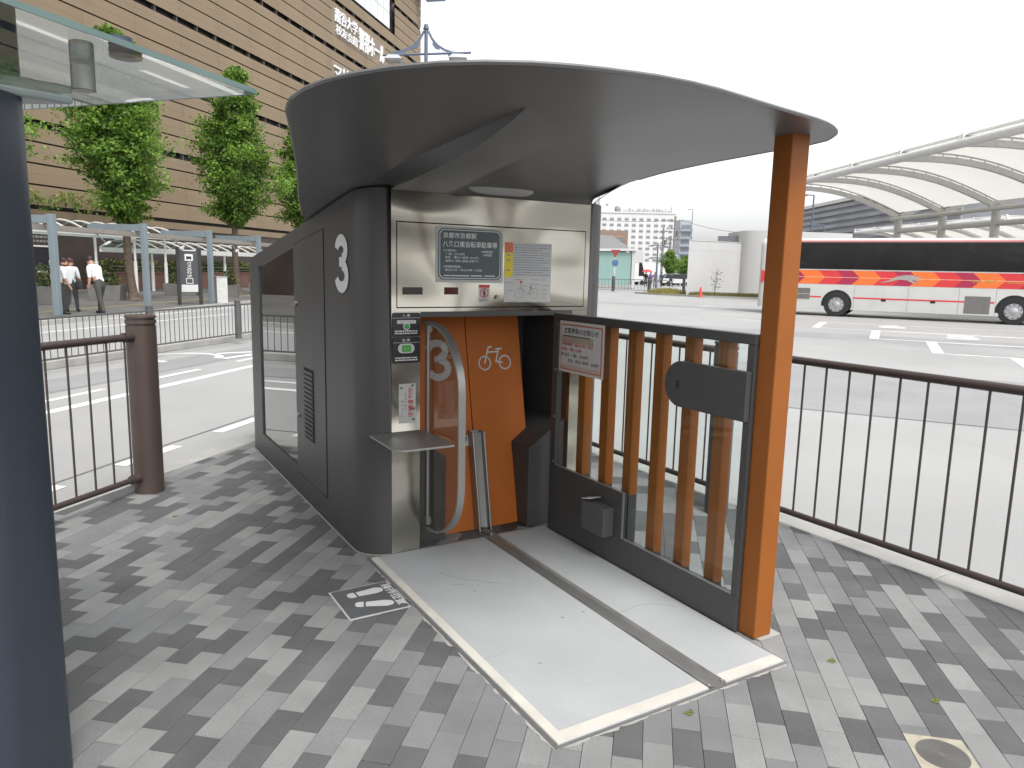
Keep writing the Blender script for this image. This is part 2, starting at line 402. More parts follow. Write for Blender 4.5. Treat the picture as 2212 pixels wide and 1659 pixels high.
# ------------------------------------------------------------------ median and the far pavement on the left
def strip_poly(mb, pts_a, pts_b, z0, z1):
    P = [(*p, z0) for p in pts_a] + [(*p, z0) for p in reversed(pts_b)]
    mb.prism(P, (0, 0, z1 - z0))
md = Vector((0.2183, 0.976, 0)); m0 = Vector((-7.10, 10.93, 0)); mn = Vector((-md.y, md.x, 0))
g = MB()
a = m0 - md * 8; b = m0 + md * 26
g.prism([(*(a - mn*0.02).xy, ROAD), (*(b - mn*0.02).xy, ROAD), (*(b + mn*0.34).xy, ROAD), (*(a + mn*0.34).xy, ROAD)], (0, 0, 0.13))
tag(g.build('median_kerb', M_kerb, bevel=0.015), kind='structure')
fk = [(-14.0, -6.0), (-12.55, 10.0), (-12.04, 18.5), (-11.2, 32.1), (-9.8, 52.0), (-7.2, 85.0)]
g = MB(); strip_poly(g, fk, [(x - 40, y) for x, y in fk], ROAD, -0.004)
tag(g.build('far_pavement', M_far_walk), kind='structure')
g = MB(); strip_poly(g, [(x + 0.18, y) for x, y in fk], [(x - 0.02, y) for x, y in fk], ROAD, 0.0)
tag(g.build('far_kerb', M_kerb), kind='structure')
g = MB(); strip_poly(g, [(x - 1.9, y) for x, y in fk], [(x - 2.2, y) for x, y in fk], -0.004, 0.002)
tag(g.build('tactile_strip', M_tactile), kind='structure')
# ------------------------------------------------------------------ the bicycle parking kiosk
M_dark = mat('charcoal_paint', (0.061,0.060,0.060), 0.42, metal=0.25, var=0.05, scale=2.5, bump=0.05, bscale=500, rvar=0.05, speck=0.10, stain=[(3,(1,1,.18),.60,.22,(.13,.128,.12))])
M_canopy = mat('canopy_paint', (0.138,0.137,0.137), 0.36, metal=0.30, var=0.06, scale=1.6, bump=0.04, bscale=400, rvar=0.05, speck=0.08)
M_black = mat('black_plastic', (0.014,0.014,0.015), 0.35, var=0.1)
M_inner = mat('recess_lining', (0.045,0.044,0.043), 0.55, var=0.1, scale=3)
M_gap = mat('panel_gap', (0.006,0.006,0.006), 0.9, var=0.0)
M_steel = mat('brushed_steel', (0.33,0.315,0.272), 0.20, metal=0.97, var=0.03, scale=1.2, bump=1.0, bscale=1.25, bdist=.20, bdetail=.9, rvar=0.03, stretch=(1,1,1.5))
M_steel2 = mat('satin_steel', (0.31,0.305,0.295), 0.40, metal=0.75, var=0.06, scale=6, bump=0.1, bscale=8)
M_railst = mat('worn_rail_steel', (0.21,0.205,0.195), 0.5, metal=0.4, var=0.25, scale=7)
M_orange = mat('orange_paint', (0.375,0.106,0.017), 0.5, var=0.05, scale=3, bump=0.05, bscale=300, spec=.25, stain=[(5,(1,1,.3),.60,.35,(.36,.10,.02))])
M_orange_post = mat('orange_post_paint', (0.245,0.077,0.013), 0.5, var=0.06, scale=4, bump=0.05, bscale=300, spec=.25, stain=[(6,(1,1,.25),.60,.3,(.26,.08,.015))])
M_white = mat('white_vinyl', (0.55,0.55,0.545), 0.5, var=0.03)
M_paper = mat('printed_paper', (0.46,0.46,0.455), 0.55, var=0.05, scale=10)
M_green_sign = mat('slate_green_print', (0.055,0.085,0.092), 0.45, var=0.05)
M_sign_edge = mat('clear_film_edge', (0.40,0.40,0.38), 0.35, var=0.05)
M_grey_txt = mat('pale_print', (0.62,0.63,0.62), 0.6, var=0.03)
M_redp = mat('red_print', (0.50,0.028,0.035), 0.55, var=0.05)
M_blackp = mat('black_print', (0.03,0.03,0.032), 0.6, var=0.05)
M_greyp = mat('grey_print', (0.22,0.22,0.22), 0.6, var=0.05)
M_yellow = mat('yellow_print', (0.64,0.50,0.02), 0.55, var=0.05)
M_redor = mat('vermilion_print', (0.62,0.13,0.03), 0.55, var=0.05)
M_greenb = mat('green_button', (0.02,0.30,0.10), 0.35, var=0.05)
M_greenl = mat('green_key', (0.07,0.34,0.06), 0.4, var=0.05)
M_brownp = mat('tan_print', (0.30,0.23,0.16), 0.6, var=0.08)
M_lens = mat('lamp_lens', (0.34,0.335,0.33), 0.4, var=0.04)
M_display = mat('display_black', (0.02,0.012,0.012), 0.15, var=0.05)
M_display_red = mat('display_red', (0.07,0.012,0.010), 0.15, var=0.05)
M_plate = mat('platform_coating', (0.355,0.366,0.371), 0.55, var=0.06, scale=2.3, bump=0.25, bscale=400, speck=0.08, stain=[(2.2,(1,.5,1),.52,.45,(.30,.305,.305)),(4.5,(.5,2.5,1),.60,.5,(.20,.20,.195)),(34,(1,1,1),.70,.7,(.15,.15,.145))])
M_plate_edge = mat('platform_border', (0.50,0.475,0.43), 0.6, var=0.08, scale=9, speck=0.06, stain=[(12,(1,1,1),.60,.5,(.33,.315,.29))])
M_mat = mat('position_tile', (0.085,0.088,0.092), 0.6, var=0.08, scale=10)
G_clear = glass('clear_glass', (0.93,0.96,0.95), 1.32)
G_window = glass('window_glass', (0.20,0.24,0.23), 1.8, 0.0, 0.32)
G_guard = glass('acrylic_pane', (0.80,0.79,0.78), 1.5, 0.02)

kiosk = empty('parking_kiosk', O, YAW)
tag(kiosk, 'dark grey bicycle parking machine numbered 3 with curved canopy and orange post', 'kiosk')
def K(u, v, z=0.0): return Vector((v, -u, z))
KX, KZ = Vector((1,0,0)), Vector((0,0,1)); KU = Vector((0,-1,0))
GU = [-3.1,-2.65,-1.09,-.24,.129,.572,1.173,1.548,2.2,3]; GZ = [1.55,1.602,1.808,1.922,1.963,1.997,2.027,2.05,2.07,2.08]
def gz(u):
    return float(np.interp(u, GU, GZ))
def gs(u):   # smoothed crest height
    return sum(gz(u + d) * w for d, w in ((-.24,.1),(-.12,.2),(0,.4),(.12,.2),(.24,.1)))

# body plan outline
def arc(cu, cv, r, a0, a1, n=8):
    return [(cu + r*math.cos(R(a0 + (a1-a0)*i/n)), cv + r*math.sin(R(a0 + (a1-a0)*i/n))) for i in range(n+1)]
# left wall, front to rear:  front-left corner arc, straight, rear-left arc
front_l = arc(-0.154, 0.124, 0.154, 0, -90)
rear_l = arc(-2.73, 0.17, 0.20, -90, -180)
rear_r = arc(-2.73, 1.33, 0.20, 180, 90)
front_r = arc(-0.154, 1.376, 0.154, 90, 0)
body = MB()
def wall_strip(mb, pts, zb, zt):
    rows = [[K(u, v, zb(u)), K(u, v, zt(u))] for u, v in pts]; mb.grid(rows)
top = lambda u: gs(u) - 0.004
zero = lambda u: 0.0
WIN0, WIN1 = -2.43, -1.345
wtop = lambda u: 1.526 + (u - WIN0) / (WIN1 - WIN0) * 0.146
# the side wall bows very slightly outward along its length
def lin(u0, u1, n): return [(u0 + (u1-u0)*i/n, -0.03) for i in range(n+1)]
steel_cap = lambda u: 1.935 if u > -0.16 else top(u)
wall_strip(body, front_l, zero, top)
wall_strip(body, lin(-0.154, WIN1, 10), zero, top)
wall_strip(body, lin(WIN1, WIN0, 8), zero, lambda u: 0.185)
wall_strip(body, lin(WIN1, WIN0, 8), wtop, top)
wall_strip(body, lin(WIN0, -2.73, 2), zero, top)
wall_strip(body, rear_l, zero, top)
wall_strip(body, [rear_l[-1], rear_r[0]], zero, top)
wall_strip(body, rear_r + [(-1.5, 1.53)] + front_r, zero, top)
# window reveal (return of the sheet inwards)
dv = 0.012
body.add([K(WIN0,-.03,.185),K(WIN1,-.03,.185),K(WIN1,-.03+dv,.185),K(WIN0,-.03+dv,.185)],[(0,1,2,3)])
body.add([K(WIN0,-.03,wtop(WIN0)),K(WIN1,-.03,wtop(WIN1)),K(WIN1,-.03+dv,wtop(WIN1)),K(WIN0,-.03+dv,wtop(WIN0))],[(3,2,1,0)])
for w in (WIN0, WIN1):
    body.add([K(w,-.03,.185),K(w,-.03+dv,.185),K(w,-.03+dv,wtop(w)),K(w,-.03,wtop(w))],[(0,1,2,3)])
# roof of the body behind the canopy
us = [-2.93,-2.91,-2.86,-2.79,-2.70] + [-2.5+0.25*i for i in range(10)] + [0.0]
rows = []
for u in us:
    e = 0.0
    if u < -2.73: e = 0.20 - math.sqrt(max(0, 0.04 - (u+2.73)**2))
    if u > -0.154: e = 0.154 - math.sqrt(max(0, 0.154**2 - (u+0.154)**2))
    rows.append([K(u, -0.03+e + (1.56-2*e)*j/6, top(u)) for j in range(7)])
body.grid(rows)
o = body.build('body', M_dark, kiosk, smooth=35, merge=True)
body_o = o
gl = MB(); gl.prism([K(WIN0,-.03+dv,.17),K(WIN1,-.03+dv,.17),K(WIN1,-.03+dv,wtop(WIN1)+.01),K(WIN0,-.03+dv,wtop(WIN0)+.01)], KX*0.006)
gl.build('window', G_window, kiosk)
inn = MB()                                             # lining seen dimly behind the window
inn.box(0.30, 0.32, 1.0, 2.7, 0.0, 1.5); inn.box(0.02, 0.30, 1.9, 1.98, 0.0, 1.5)
inn.build('inner_partition', M_inner, kiosk)
# inspection hatch and seams on the side wall (thin proud sheets with a shadow gap around them)
gp = MB(); gp.prism([K(-1.315,-.032,.15),K(-.655,-.032,.15),K(-.655,-.032,1.76),K(-1.315,-.032,1.683)], KX*0.004)
gp.build('hatch_gap', M_gap, kiosk)
ht = MB(); ht.prism([K(-1.308,-.034,.157),K(-.662,-.034,.157),K(-.662,-.034,1.752),K(-1.308,-.034,1.678)], KX*0.004)
hatch = ht.build('access_hatch', M_dark, kiosk)
vb = MB(); vb.box(-.036, -.033, .905, 1.125, .44, .90); vb.build('vent_backing', M_gap, hatch)
for k in range(15):
    z = .462 + k*.0295
    s = MB(); s.obox((-.0385, 1.015, z), (0, .098, 0), (.003, 0, -.008), (.001, 0, .004)); s.build('vent_slat', M_dark, hatch)
for (u, z) in ((-1.27, 1.30), (-1.27, .56)):
    l = MB(); l.tube([K(u, -.030, z), K(u, -.046, z)], .016, 14); l.build('hatch_lock', M_steel2, hatch, smooth=40)
def ribbon(mb, pts, w, f):
    """flat band of even width along a path, one quad per step, no overlaps"""
    P = [Vector(p) for p in pts]; Lr = []
    for i, p in enumerate(P):
        d = (P[min(i+1, len(P)-1)] - P[max(i-1, 0)]).normalized(); n = Vector((-d.y, d.x)) * (w/2); Lr.append((f(*(p-n)), f(*(p+n))))
    for (a0, a1), (b0, b1) in zip(Lr, Lr[1:]): mb.add([a0, b0, b1, a1], [(0,1,2,3)])
def numeral_three(mb, w, h, t, f):
    """upper and lower bowls meeting at a short bar, as in condensed signage figures"""
    rx1, ry1 = .455*w - t/2, .265*h - t/2; c1 = (.485*w, h - .265*h)
    rx2, ry2 = .50*w - t/2, .295*h - t/2; c2 = (.50*w, .295*h)
    up = [(c1[0] + rx1*math.cos(R(a)), c1[1] + ry1*math.sin(R(a))) for a in range(172, -83, -8)]
    lo = [(c2[0] + rx2*math.cos(R(a)), c2[1] + ry2*math.sin(R(a))) for a in range(82, -173, -8)]
    nrm = (f(1,0)-f(0,0)).cross(f(0,1)-f(0,0)).normalized()
    ribbon(mb, up, t, f); ribbon(mb, lo, t, lambda x, y: f(x, y) + nrm*.0006)
    ym = (up[-1][1] + lo[0][1])/2; x0 = .36*w; x1 = .60*w
    mb.add([f(x, y) + nrm*.0012 for x, y in ((x0, ym - t*.42), (x1, ym - t*.42), (x1, ym + t*.42), (x0, ym + t*.42))], [(0,1,2,3)])
# the number on the side
n3 = MB()
numeral_three(n3, .236, .313, .062, lambda x, y: K(-.440 + x, -.0345, 1.403 + y))
n3.build('number_three', M_white, kiosk)
sk = MB(); sk.tube([K(u, v - .006, .004) for u, v in front_l] + [K(-1.0,-.037,.004), K(-2.0,-.037,.004), K(-2.7,-.037,.004)], .0055, 6)
sk.build('base_sealant', mat('sealant', (.20,.195,.18), .8), kiosk)

# ---- canopy shell
VL = [(-1.06,-.03),(-.43,-.22),(.27,-.41),(.89,-.59),(1.10,-.652),(1.22,-.69),(1.34,-.705),(1.46,-.695),(1.55,-.67),(1.64,-.625),(1.74,-.555),(1.83,-.46),(1.89,-.36),(1.94,-.24),(1.968,-.10),(1.978,.05),(1.98,.12)]
VR = [(-1.06,1.50),(-.2,1.50),(.1,1.44),(.36,1.35),(.7,1.31),(1.0,1.32),(1.31,1.37),(1.46,1.41),(1.56,1.40),(1.65,1.335),(1.72,1.24),(1.77,1.12),(1.81,.99),(1.845,.82),(1.88,.67),(1.91,.55),(1.95,.38),(1.972,.25),(1.98,.12)]
def vi(T, u): return float(np.interp(u, [t[0] for t in T], [t[1] for t in T]))
def cz(u, v): return gs(u) + .03*v + .006
us = [-1.06 + 0.09*i for i in range(26)] + [1.28,1.34,1.40,1.46,1.51,1.56,1.61,1.66,1.70,1.74,1.77,1.80,1.83,1.86,1.89,1.915,1.935,1.95,1.962,1.971,1.977,1.98]
us = sorted(set(round(u, 4) for u in us))
NV = 26
low, upp = [], []
for u in us:
    a, b = vi(VL, u), vi(VR, u); rl, ru = [], []
    for j in range(NV+1):
        t = j/NV; v = a + (b-a)*t
        edge = min(t, 1-t) * (b-a)
        edge = min(edge, (1.98 - u) * 1.5)
        th = 0.010 + 0.05 * min(1, edge/0.5)
        rl.append(K(u, v, cz(u, v))); ru.append(K(u, v, cz(u, v) + th))
    low.append(rl); upp.append(ru)
cn = MB(); cn.grid(low); cn.grid(upp, flip=True)
cn.grid([[low[i][0], upp[i][0]] for i in range(len(us))]); cn.grid([[low[i][-1], upp[i][-1]] for i in range(len(us))], flip=True)
cn.grid([[low[0][j], upp[0][j]] for j in range(NV+1)])
canopy = cn.build('canopy', M_canopy, kiosk, smooth=50, merge=True)
rim = [K(u, vi(VL, u) - .002, cz(u, vi(VL, u)) + .005) for u in us[2:]] + [K(u, vi(VR, u) + .002, cz(u, vi(VR, u)) + .005) for u in reversed(us[2:-1]) if u > .45]
rm = MB(); rm.tube(rim, .0075, 6); rm.build('canopy_rim', M_canopy, canopy, smooth=50)
# ---- fin and soffit under the canopy
le = [(0,.124,1.935),(.114,.100,1.938),(.38,.075,1.944),(.65,.050,1.956),(.90,.025,1.966),(1.117,.0,1.979),(1.25,-.008,1.997),(1.354,-.014,2.015),(1.46,-.022,2.034),(1.56,-.03,2.056)]
fin = MB()
rows = []
for (u, v, z) in le: rows.append([K(u, -.03 if u > .1 else -.03 + .154*(1-u/.1)**2*.99, cz(u, -.03) + .01), K(u, v, z)])
fin.grid(rows)
so = MB(); rows = []
for b in range(17):
    t = b/16; ue = 1.56*(1-t)**0.8 + .34*t; v0 = .124 + 1.252*t; ve = -.03 + 1.37*t; row = []
    for a in range(17):
        s = a/16; u = ue*s; v = v0 + (ve-v0)*s
        if b == 0:
            v = float(np.interp(u, [p[0] for p in le], [p[1] for p in le])); z = float(np.interp(u, [p[0] for p in le], [p[2] for p in le]))
        else:
            ex = 2.8 - 2.35*min(1, t*3.2); z = 1.935 + (cz(ue, ve) + .004 - 1.935) * s**ex
            z = min(z, cz(u, v) + .004)
        row.append(K(u, v, z))
    rows.append(row)
so.grid(rows)
so.add([rows[16][0], rows[16][16], K(-.154, 1.53, cz(-.154, 1.53)), K(-.154, 1.53, 1.93)], [(0,1,2,3)])
fin.build('canopy_fin', M_dark, canopy, smooth=60); so.build('soffit', M_canopy, canopy, smooth=60)
lp = MB(); lc = K(.085, .722, 1.972); lx = KX; ly = Vector((0, -.42, .90)).normalized(); lz = lx.cross(ly)
if lz.z > 0: lz = -lz
rows = []
for i in range(7):
    a = .5*math.pi*i/6; row = []
    for j in range(33):
        t = 2*math.pi*j/32; c_, s_ = math.cos(t), math.sin(t)
        row.append(lc + lx*(.200*math.copysign(abs(c_)**.5, c_)*math.cos(a)) + ly*(.036*math.copysign(abs(s_)**.8, s_)*math.cos(a)) + lz*(.026*math.sin(a) - .004))
    rows.append(row)
lp.grid(rows); lp.build('soffit_lamp', M_lens, kiosk, smooth=60)

# ---- front: header, door, columns
fr = MB()
def kb(mb, u0, u1, v0, v1, z0, z1, mi=0): mb.box(v0, v1, -u1, -u0, z0, z1, mi)
kb(fr, -.03, 0, .124, 1.376, 1.782, 1.934); kb(fr, -.03, 0, .124, 1.376, 1.318, 1.337)
kb(fr, -.03, 0, .124, .1515, 1.3372, 1.7818); kb(fr, -.03, 0, 1.3465, 1.376, 1.3372, 1.7818)
fr.build('header_frame', M_steel, kiosk)
bk = MB(); kb(bk, -.05, -.012, .14, 1.36, 1.325, 1.79); bk.build('header_gap', M_gap, kiosk)
hd = MB(); kb(hd, -.02, .0015, .156, 1.342, 1.342, 1.777); hd.build('header_door', M_steel, kiosk, bevel=.0015)
cl = MB(); kb(cl, -.03, 0, .124, .2855, .0, 1.3165); cl.build('steel_column', M_steel, kiosk)
cr = MB(); kb(cr, -.03, -.001, 1.266, 1.376, .0, 1.3165); cr.build('steel_column', M_steel, kiosk)
tt = MB(); kb(tt, -.05, -.003, .2865, 1.265, 1.289, 1.3168); tt.build('opening_trim', M_dark, kiosk)
# information sign
def front_text(mb, body, v, z, size, mi=0, u=.0052, **kw): put_text(mb, body, K(u, v, z), KX, KZ, size, mi=mi, **kw)
sg = MB(); kb(sg, .0015, .0030, .372, .781, 1.474, 1.768); sg.build('information_sign', M_sign_edge, kiosk)
sgn = [c for c in kiosk.children if c.name.startswith('information_sign')][0]
def chamf(mb, u, v0, v1, z0, z1, c, t=.0006):
    mb.prism([K(u,v0+c,z0),K(u,v1-c,z0),K(u,v1,z0+c),K(u,v1,z1-c),K(u,v1-c,z1),K(u,v0+c,z1),K(u,v0,z1-c),K(u,v0,z0+c)], KU*t)
a = MB(); chamf(a, .0032, .386, .770, 1.488, 1.758, .020); a.build('sign_field', M_green_sign, sgn)
a = MB(); chamf(a, .0040, .393, .763, 1.494, 1.752, .018); a.build('sign_border', M_grey_txt, sgn)
a = MB(); chamf(a, .0048, .397, .759, 1.498, 1.748, .017); a.build('sign_face', M_green_sign, sgn)
tx = MB(); T = dict(u=.0058)
front_text(tx, '京都市京都駅', .413, 1.706, .034, fitw=.200, fith=.031, bold=.012, **T)
front_text(tx, '八条口東自転車駐車場', .411, 1.660, .034, fitw=.330, fith=.033, bold=.012, **T)
for (s, v, z, w, h) in (('<使用料金>',.413,1.636,.080,.013),('一般  2700円',.425,1.617,.115,.014),('学生・障がい者等  2500円',.425,1.599,.200,.014),('※更新は一時等の登録が必要です。',.425,1.581,.205,.013),
        ('<営業時間>',.640,1.634,.078,.013),('24時間',.652,1.616,.055,.014),('<定期更新期間>',.413,1.551,.110,.013),('毎月20日～末日(7時～22時)',.425,1.532,.225,.014)):
    front_text(tx, s, v, z, .014, fitw=w, fith=h, bold=.008, res=1, **T)
for v, w in ((.418,.040),(.462,.110),(.580,.070),(.665,.065)): kb(tx, .0056, .0062, v, v+w, 1.507, 1.5125)
tx.build('lettering', M_grey_txt, sgn)['kind'] = 'stuff'
# instruction sheet with cycle drawing
ins = MB(); kb(ins, .0016, .0028, .793, 1.104, 1.367, 1.699); ins = ins.build('instruction_sheet', M_paper, kiosk)
a = MB(); kb(a, .0030, .0036, .793, .845, 1.642, 1.699, 0); kb(a, .0030, .0036, .793, .845, 1.507, 1.6415, 1); a.build('colour_bar', [M_redor, M_yellow], ins)
a = MB(); kb(a, .0030, .0034, .846, 1.104, 1.506, 1.699); a.build('text_field', mat('grey_paper', (.42,.43,.44), .6, var=.04), ins)
a = MB(); rr = random.Random(3)
for k in range(13):
    z = 1.688 - k*.0138; x = .853
    while x < 1.092 - (.05 if k % 3 == 2 else 0):
        w = rr.uniform(.006,.03); kb(a, .0036, .0040, x, min(1.096, x+w), z-.0048, z); x += w + .004
for z in (1.666,1.642,1.617,1.594,1.55): kb(a, .0036, .0039, .846, 1.104, z, z+.0008)
for (v, z) in ((.818,1.684),(.818,1.653),(.818,1.628),(.818,1.60),(.818,1.545)): kb(a, .0038, .0042, v-.012, v+.012, z-.004, z+.004)
for (v, z, w) in ((.80,1.478,.05),(.86,1.494,.06),(.97,1.495,.10),(.81,1.433,.04),(.98,1.47,.05),(1.045,1.462,.05),(1.045,1.44,.035),(1.045,1.415,.03),(1.045,1.395,.03),(.82,1.374,.08),(.92,1.374,.05)): kb(a, .0030, .0034, v, v+w, z-.003, z)
a.build('print', M_greyp, ins)['kind'] = 'stuff'
a = MB()
def stroke(mb, p, w, f):
    for (x0, y0), (x1, y1) in zip(p, p[1:]):
        d = Vector((x1-x0, y1-y0)); l = d.length
        if l < 1e-6: continue
        n = Vector((-d.y, d.x)) * (w/2/l); e = d * (w*0.25/l)
        q = [(x0-n.x-e.x,y0-n.y-e.y),(x1-n.x+e.x,y1-n.y+e.y),(x1+n.x+e.x,y1+n.y+e.y),(x0+n.x-e.x,y0+n.y-e.y)]
        mb.add([f(*t) for t in q], [(0,1,2,3)])
def ringp(cx, cy, r, n=28, a0=0, a1=360): return [(cx + r*math.cos(R(a0+(a1-a0)*i/n)), cy + r*math.sin(R(a0+(a1-a0)*i/n))) for i in range(n+1)]
fI = lambda x, y: K(.0036, x, y)
for cx in (.893, .990): stroke(a, ringp(cx, 1.416, .029), .0022, fI)
for q in ([(.893,1.416),(.905,1.472),(.918,1.474)],[(.900,1.452),(.955,1.414),(.990,1.416),(.972,1.446),(.955,1.414)],[(.903,1.462),(.970,1.452)],[(.972,1.446),(.968,1.468)],[(.958,1.470),(.980,1.470)],[(.945,1.405),(.962,1.420)]): stroke(a, q, .0022, fI)
a.build('cycle_drawing', M_brownp, ins)
a = MB(); kb(a, .0031, .0036, .895, .908, 1.474, 1.486); kb(a, .0031, .0036, .966, .973, 1.442, 1.456); a.build('red_mark', M_redp, ins)
# warning sticker
wn = MB(); kb(wn, .0016, .0026, .633, .700, 1.367, 1.462); wn = wn.build('warning_sticker', M_paper, kiosk)
a = MB(); kb(a, .0028, .0032, .633, .700, 1.447, 1.462); fW = lambda x, y: K(.0032, x, y)
stroke(a, ringp(.6665, 1.417, .0245), .0045, fW); stroke(a, [(.649,1.434),(.684,1.400)], .004, lambda x, y: K(.0038, x, y)); a.build('red_mark', M_redp, wn)
a = MB(); a.add([fW(x, y) for x, y in [(.6665+.0045*math.cos(t*.785), 1.433+.0045*math.sin(t*.785)) for t in range(8)]], [tuple(range(8))])
a.add([fW(x, y) for x, y in ((.659,1.427),(.674,1.427),(.675,1.410),(.671,1.411),(.671,1.396),(.662,1.396),(.662,1.411),(.658,1.410))], [tuple(range(8))])
for z in (1.382, 1.375): kb(a, .0028, .0032, .637, .694, z-.0025, z)
a.build('person_symbol', M_blackp, wn)
for (v0, v1, z0, z1, m, n) in ((.184,.298,1.408,1.446,M_display,'display'),(.423,.507,1.409,1.447,M_display_red,'display')):
    a = MB(); kb(a, -.002, .003, v0, v1, z0, z1); a.build(n, m, kiosk, bevel=.001)
a = MB(); a.tube([K(.001,.746,1.395), K(.016,.746,1.395)], .012, 14); kb(a, .016, .020, .738, .754, 1.392, 1.403); a.build('door_lock', M_steel2, kiosk, smooth=40)
# control panels
def rbox(mb, u0, u1, v0, v1, z0, z1, r, n=4, mi=0):
    P = []
    for (cv, cz_, a0) in ((v1-r, z1-r, 0), (v0+r, z1-r, 90), (v0+r, z0+r, 180), (v1-r, z0+r, 270)):
        for i in range(n+1):
            t = R(a0 + 90*i/n); P.append(K(u0, cv + r*math.cos(t), cz_ + r*math.sin(t)))
    mb.prism(P, KU*(u1-u0), mi)
for (nm, z0, z1) in (('入 庫', 1.190, 1.314), ('出 庫', 1.049, 1.185)):
    a = MB(); rbox(a, .001, .007, .128, .283, z0, z1, .010); p = a.build('control_panel', M_black, kiosk, bevel=.0012)
    a = MB(); kb(a, .0072, .0076, .128, .283, z1-.028, z1-.0265)
    front_text(a, nm, .181, z1-.0215, .016, u=.0078, fitw=.044, fith=.015, bold=.01, res=2)
    for q in range(2):
        x = .141
        while x < .266: w = rr.uniform(.004,.02); kb(a, .0072, .0076, x, min(.270, x+w), z0+.013+q*.012, z0+.0195+q*.012); x += w+.003
    a.build('lettering', M_grey_txt, p)['kind'] = 'stuff'
    a = MB()
    if z0 > 1.15:
        rbox(a, .007, .0082, .152, .258, 1.257, 1.275, .004); a.tube([K(.007,.204,1.243), K(.012,.204,1.243)], .0195, 20); a.build('button_plate', M_white, p)
        a = MB(); a.tube([K(.012,.204,1.243), K(.017,.204,1.243)], .0135, 18); a.build('start_button', M_greenb, p, smooth=40)
        a = MB(); front_text(a, '入庫スタートボタン', .158, 1.2605, .01, u=.0086, fitw=.094, fith=.010, res=1); a.build('button_lettering', M_greyp, p)
        a = MB(); a.add([K(.0076,.141,1.212),K(.0076,.151,1.212),K(.0076,.146,1.221)],[(0,1,2)]); a.build('caution_mark', M_yellow, p)
    else:
        rbox(a, .007, .010, .157, .249, 1.102, 1.152, .024, 6); a.build('button_plate', M_white, p)
        a = MB(); rbox(a, .010, .014, .178, .229, 1.109, 1.145, .003); a.build('card_key', M_greenl, p)
        a = MB(); front_text(a, 'カード', .192, 1.123, .01, u=.0145, fitw=.024, fith=.008, res=1); a.build('key_lettering', M_white, p)
# luggage shelf sticker
st = MB(); rbox(st, .001, .0022, .163, .260, .725, .938, .006); st = st.build('shelf_sticker', M_paper, kiosk)
a = MB()
for k, ch in enumerate('お荷物置台'): front_text(a, ch, .2155, .888-k*.0325, .03, u=.0026, fitw=.029, fith=.029, bold=.02, res=2)
a.build('red_lettering', M_redp, st)
a = MB()
for k, ch in enumerate('お忘れ物の'): front_text(a, ch, .1965, .872-k*.0195, .014, u=.0026, fitw=.011, fith=.012, res=1)
for k, ch in enumerate('無いように'): front_text(a, ch, .179, .838-k*.0195, .014, u=.0026, fitw=.011, fith=.012, res=1)
a.build('black_lettering', M_blackp, st)
a = MB()
for (v, z) in ((.177,.915),(.240,.925),(.248,.80),(.246,.742)): a.tube([K(.0022,v-.007,z), K(.0026,v+.007,z+.004)], .0045, 6)
a.build('leaf_drawing', mat('leaf_print', (.04,.10,.07), .6), st)

# ---- recess with its two orange leaves
rcs = MB()
kb(rcs, -.56, -.55, .24, 1.31, -.01, 1.30); kb(rcs, -.55, -.051, .24, .2856, -.01, 1.30); kb(rcs, -.55, -.03, 1.266, 1.31, -.01, 1.30)
kb(rcs, -.55, -.051, .2857, 1.2659, 1.290, 1.31); kb(rcs, -.55, -.0, .2857, 1.2659, -.02, -.004)
kb(rcs, -.05, -.032, .2857, .300, 0, 1.289)
rcs.build('recess_lining', M_inner, kiosk)
def du(z): return -.148 - .1935*z
def D(v, z, off=0.0): return K(du(z) + off, v, z)
cv = .746
def leaf(s):
    x = lambda d: cv + s*d
    return [(x(.003),0),(x(.266),0),(x(.262),.491),(x(.374),.566),(x(.374),1.29),(x(.003),1.29)]
for s in (-1, 1):
    a = MB(); a.prism([D(v, z) for v, z in leaf(s)], K(-.012,0,0)); a.build('orange_leaf', M_orange, kiosk)
    b = MB(); x = lambda d: cv + s*d
    b.prism([K(-.50, x(.264), 0), K(-.50, x(.52), 0), K(-.50, x(.52), .655), K(-.50, x(.374), .566), K(-.50, x(.264), .491)], KU*(.50-.035 if s > 0 else .42))
    b.build('recess_block', M_inner, kiosk, bevel=.004)
dz = Vector((0, .1935, 1)).normalized()
a = MB(); numeral_three(a, .165, .247, .042, lambda x, y: D(.466 + x, .887 + y*.982, .002)); a.build('door_number', M_white, kiosk)
a = MB(); fD = lambda x, y: D(x, y, .003)
stroke(a, ringp(.861, .978, .040), .0095, fD); stroke(a, ringp(1.003, .978, .040), .0095, fD)
for q in ([(.861,.978),(.893,1.073),(.915,1.075)],[(.884,1.043),(.962,1.045)],[(.965,1.062),(.940,.985),(.985,.978)],[(.945,1.062),(.985,1.062)]): stroke(a, q, .0095, fD)
a.build('cycle_symbol', M_white, kiosk)
a = MB(); a.prism([D(.676,.555,.003),D(.715,.555,.003),D(.715,.495,.003),D(.676,.495,.003)], KU*.001); st2 = a.build('door_sticker', M_paper, kiosk)
a = MB(); stroke(a, [(.682,.543),(.700,.545),(.684,.515)], .007, lambda x, y: D(x, y, .0045)); a.build('black_mark', M_blackp, st2)
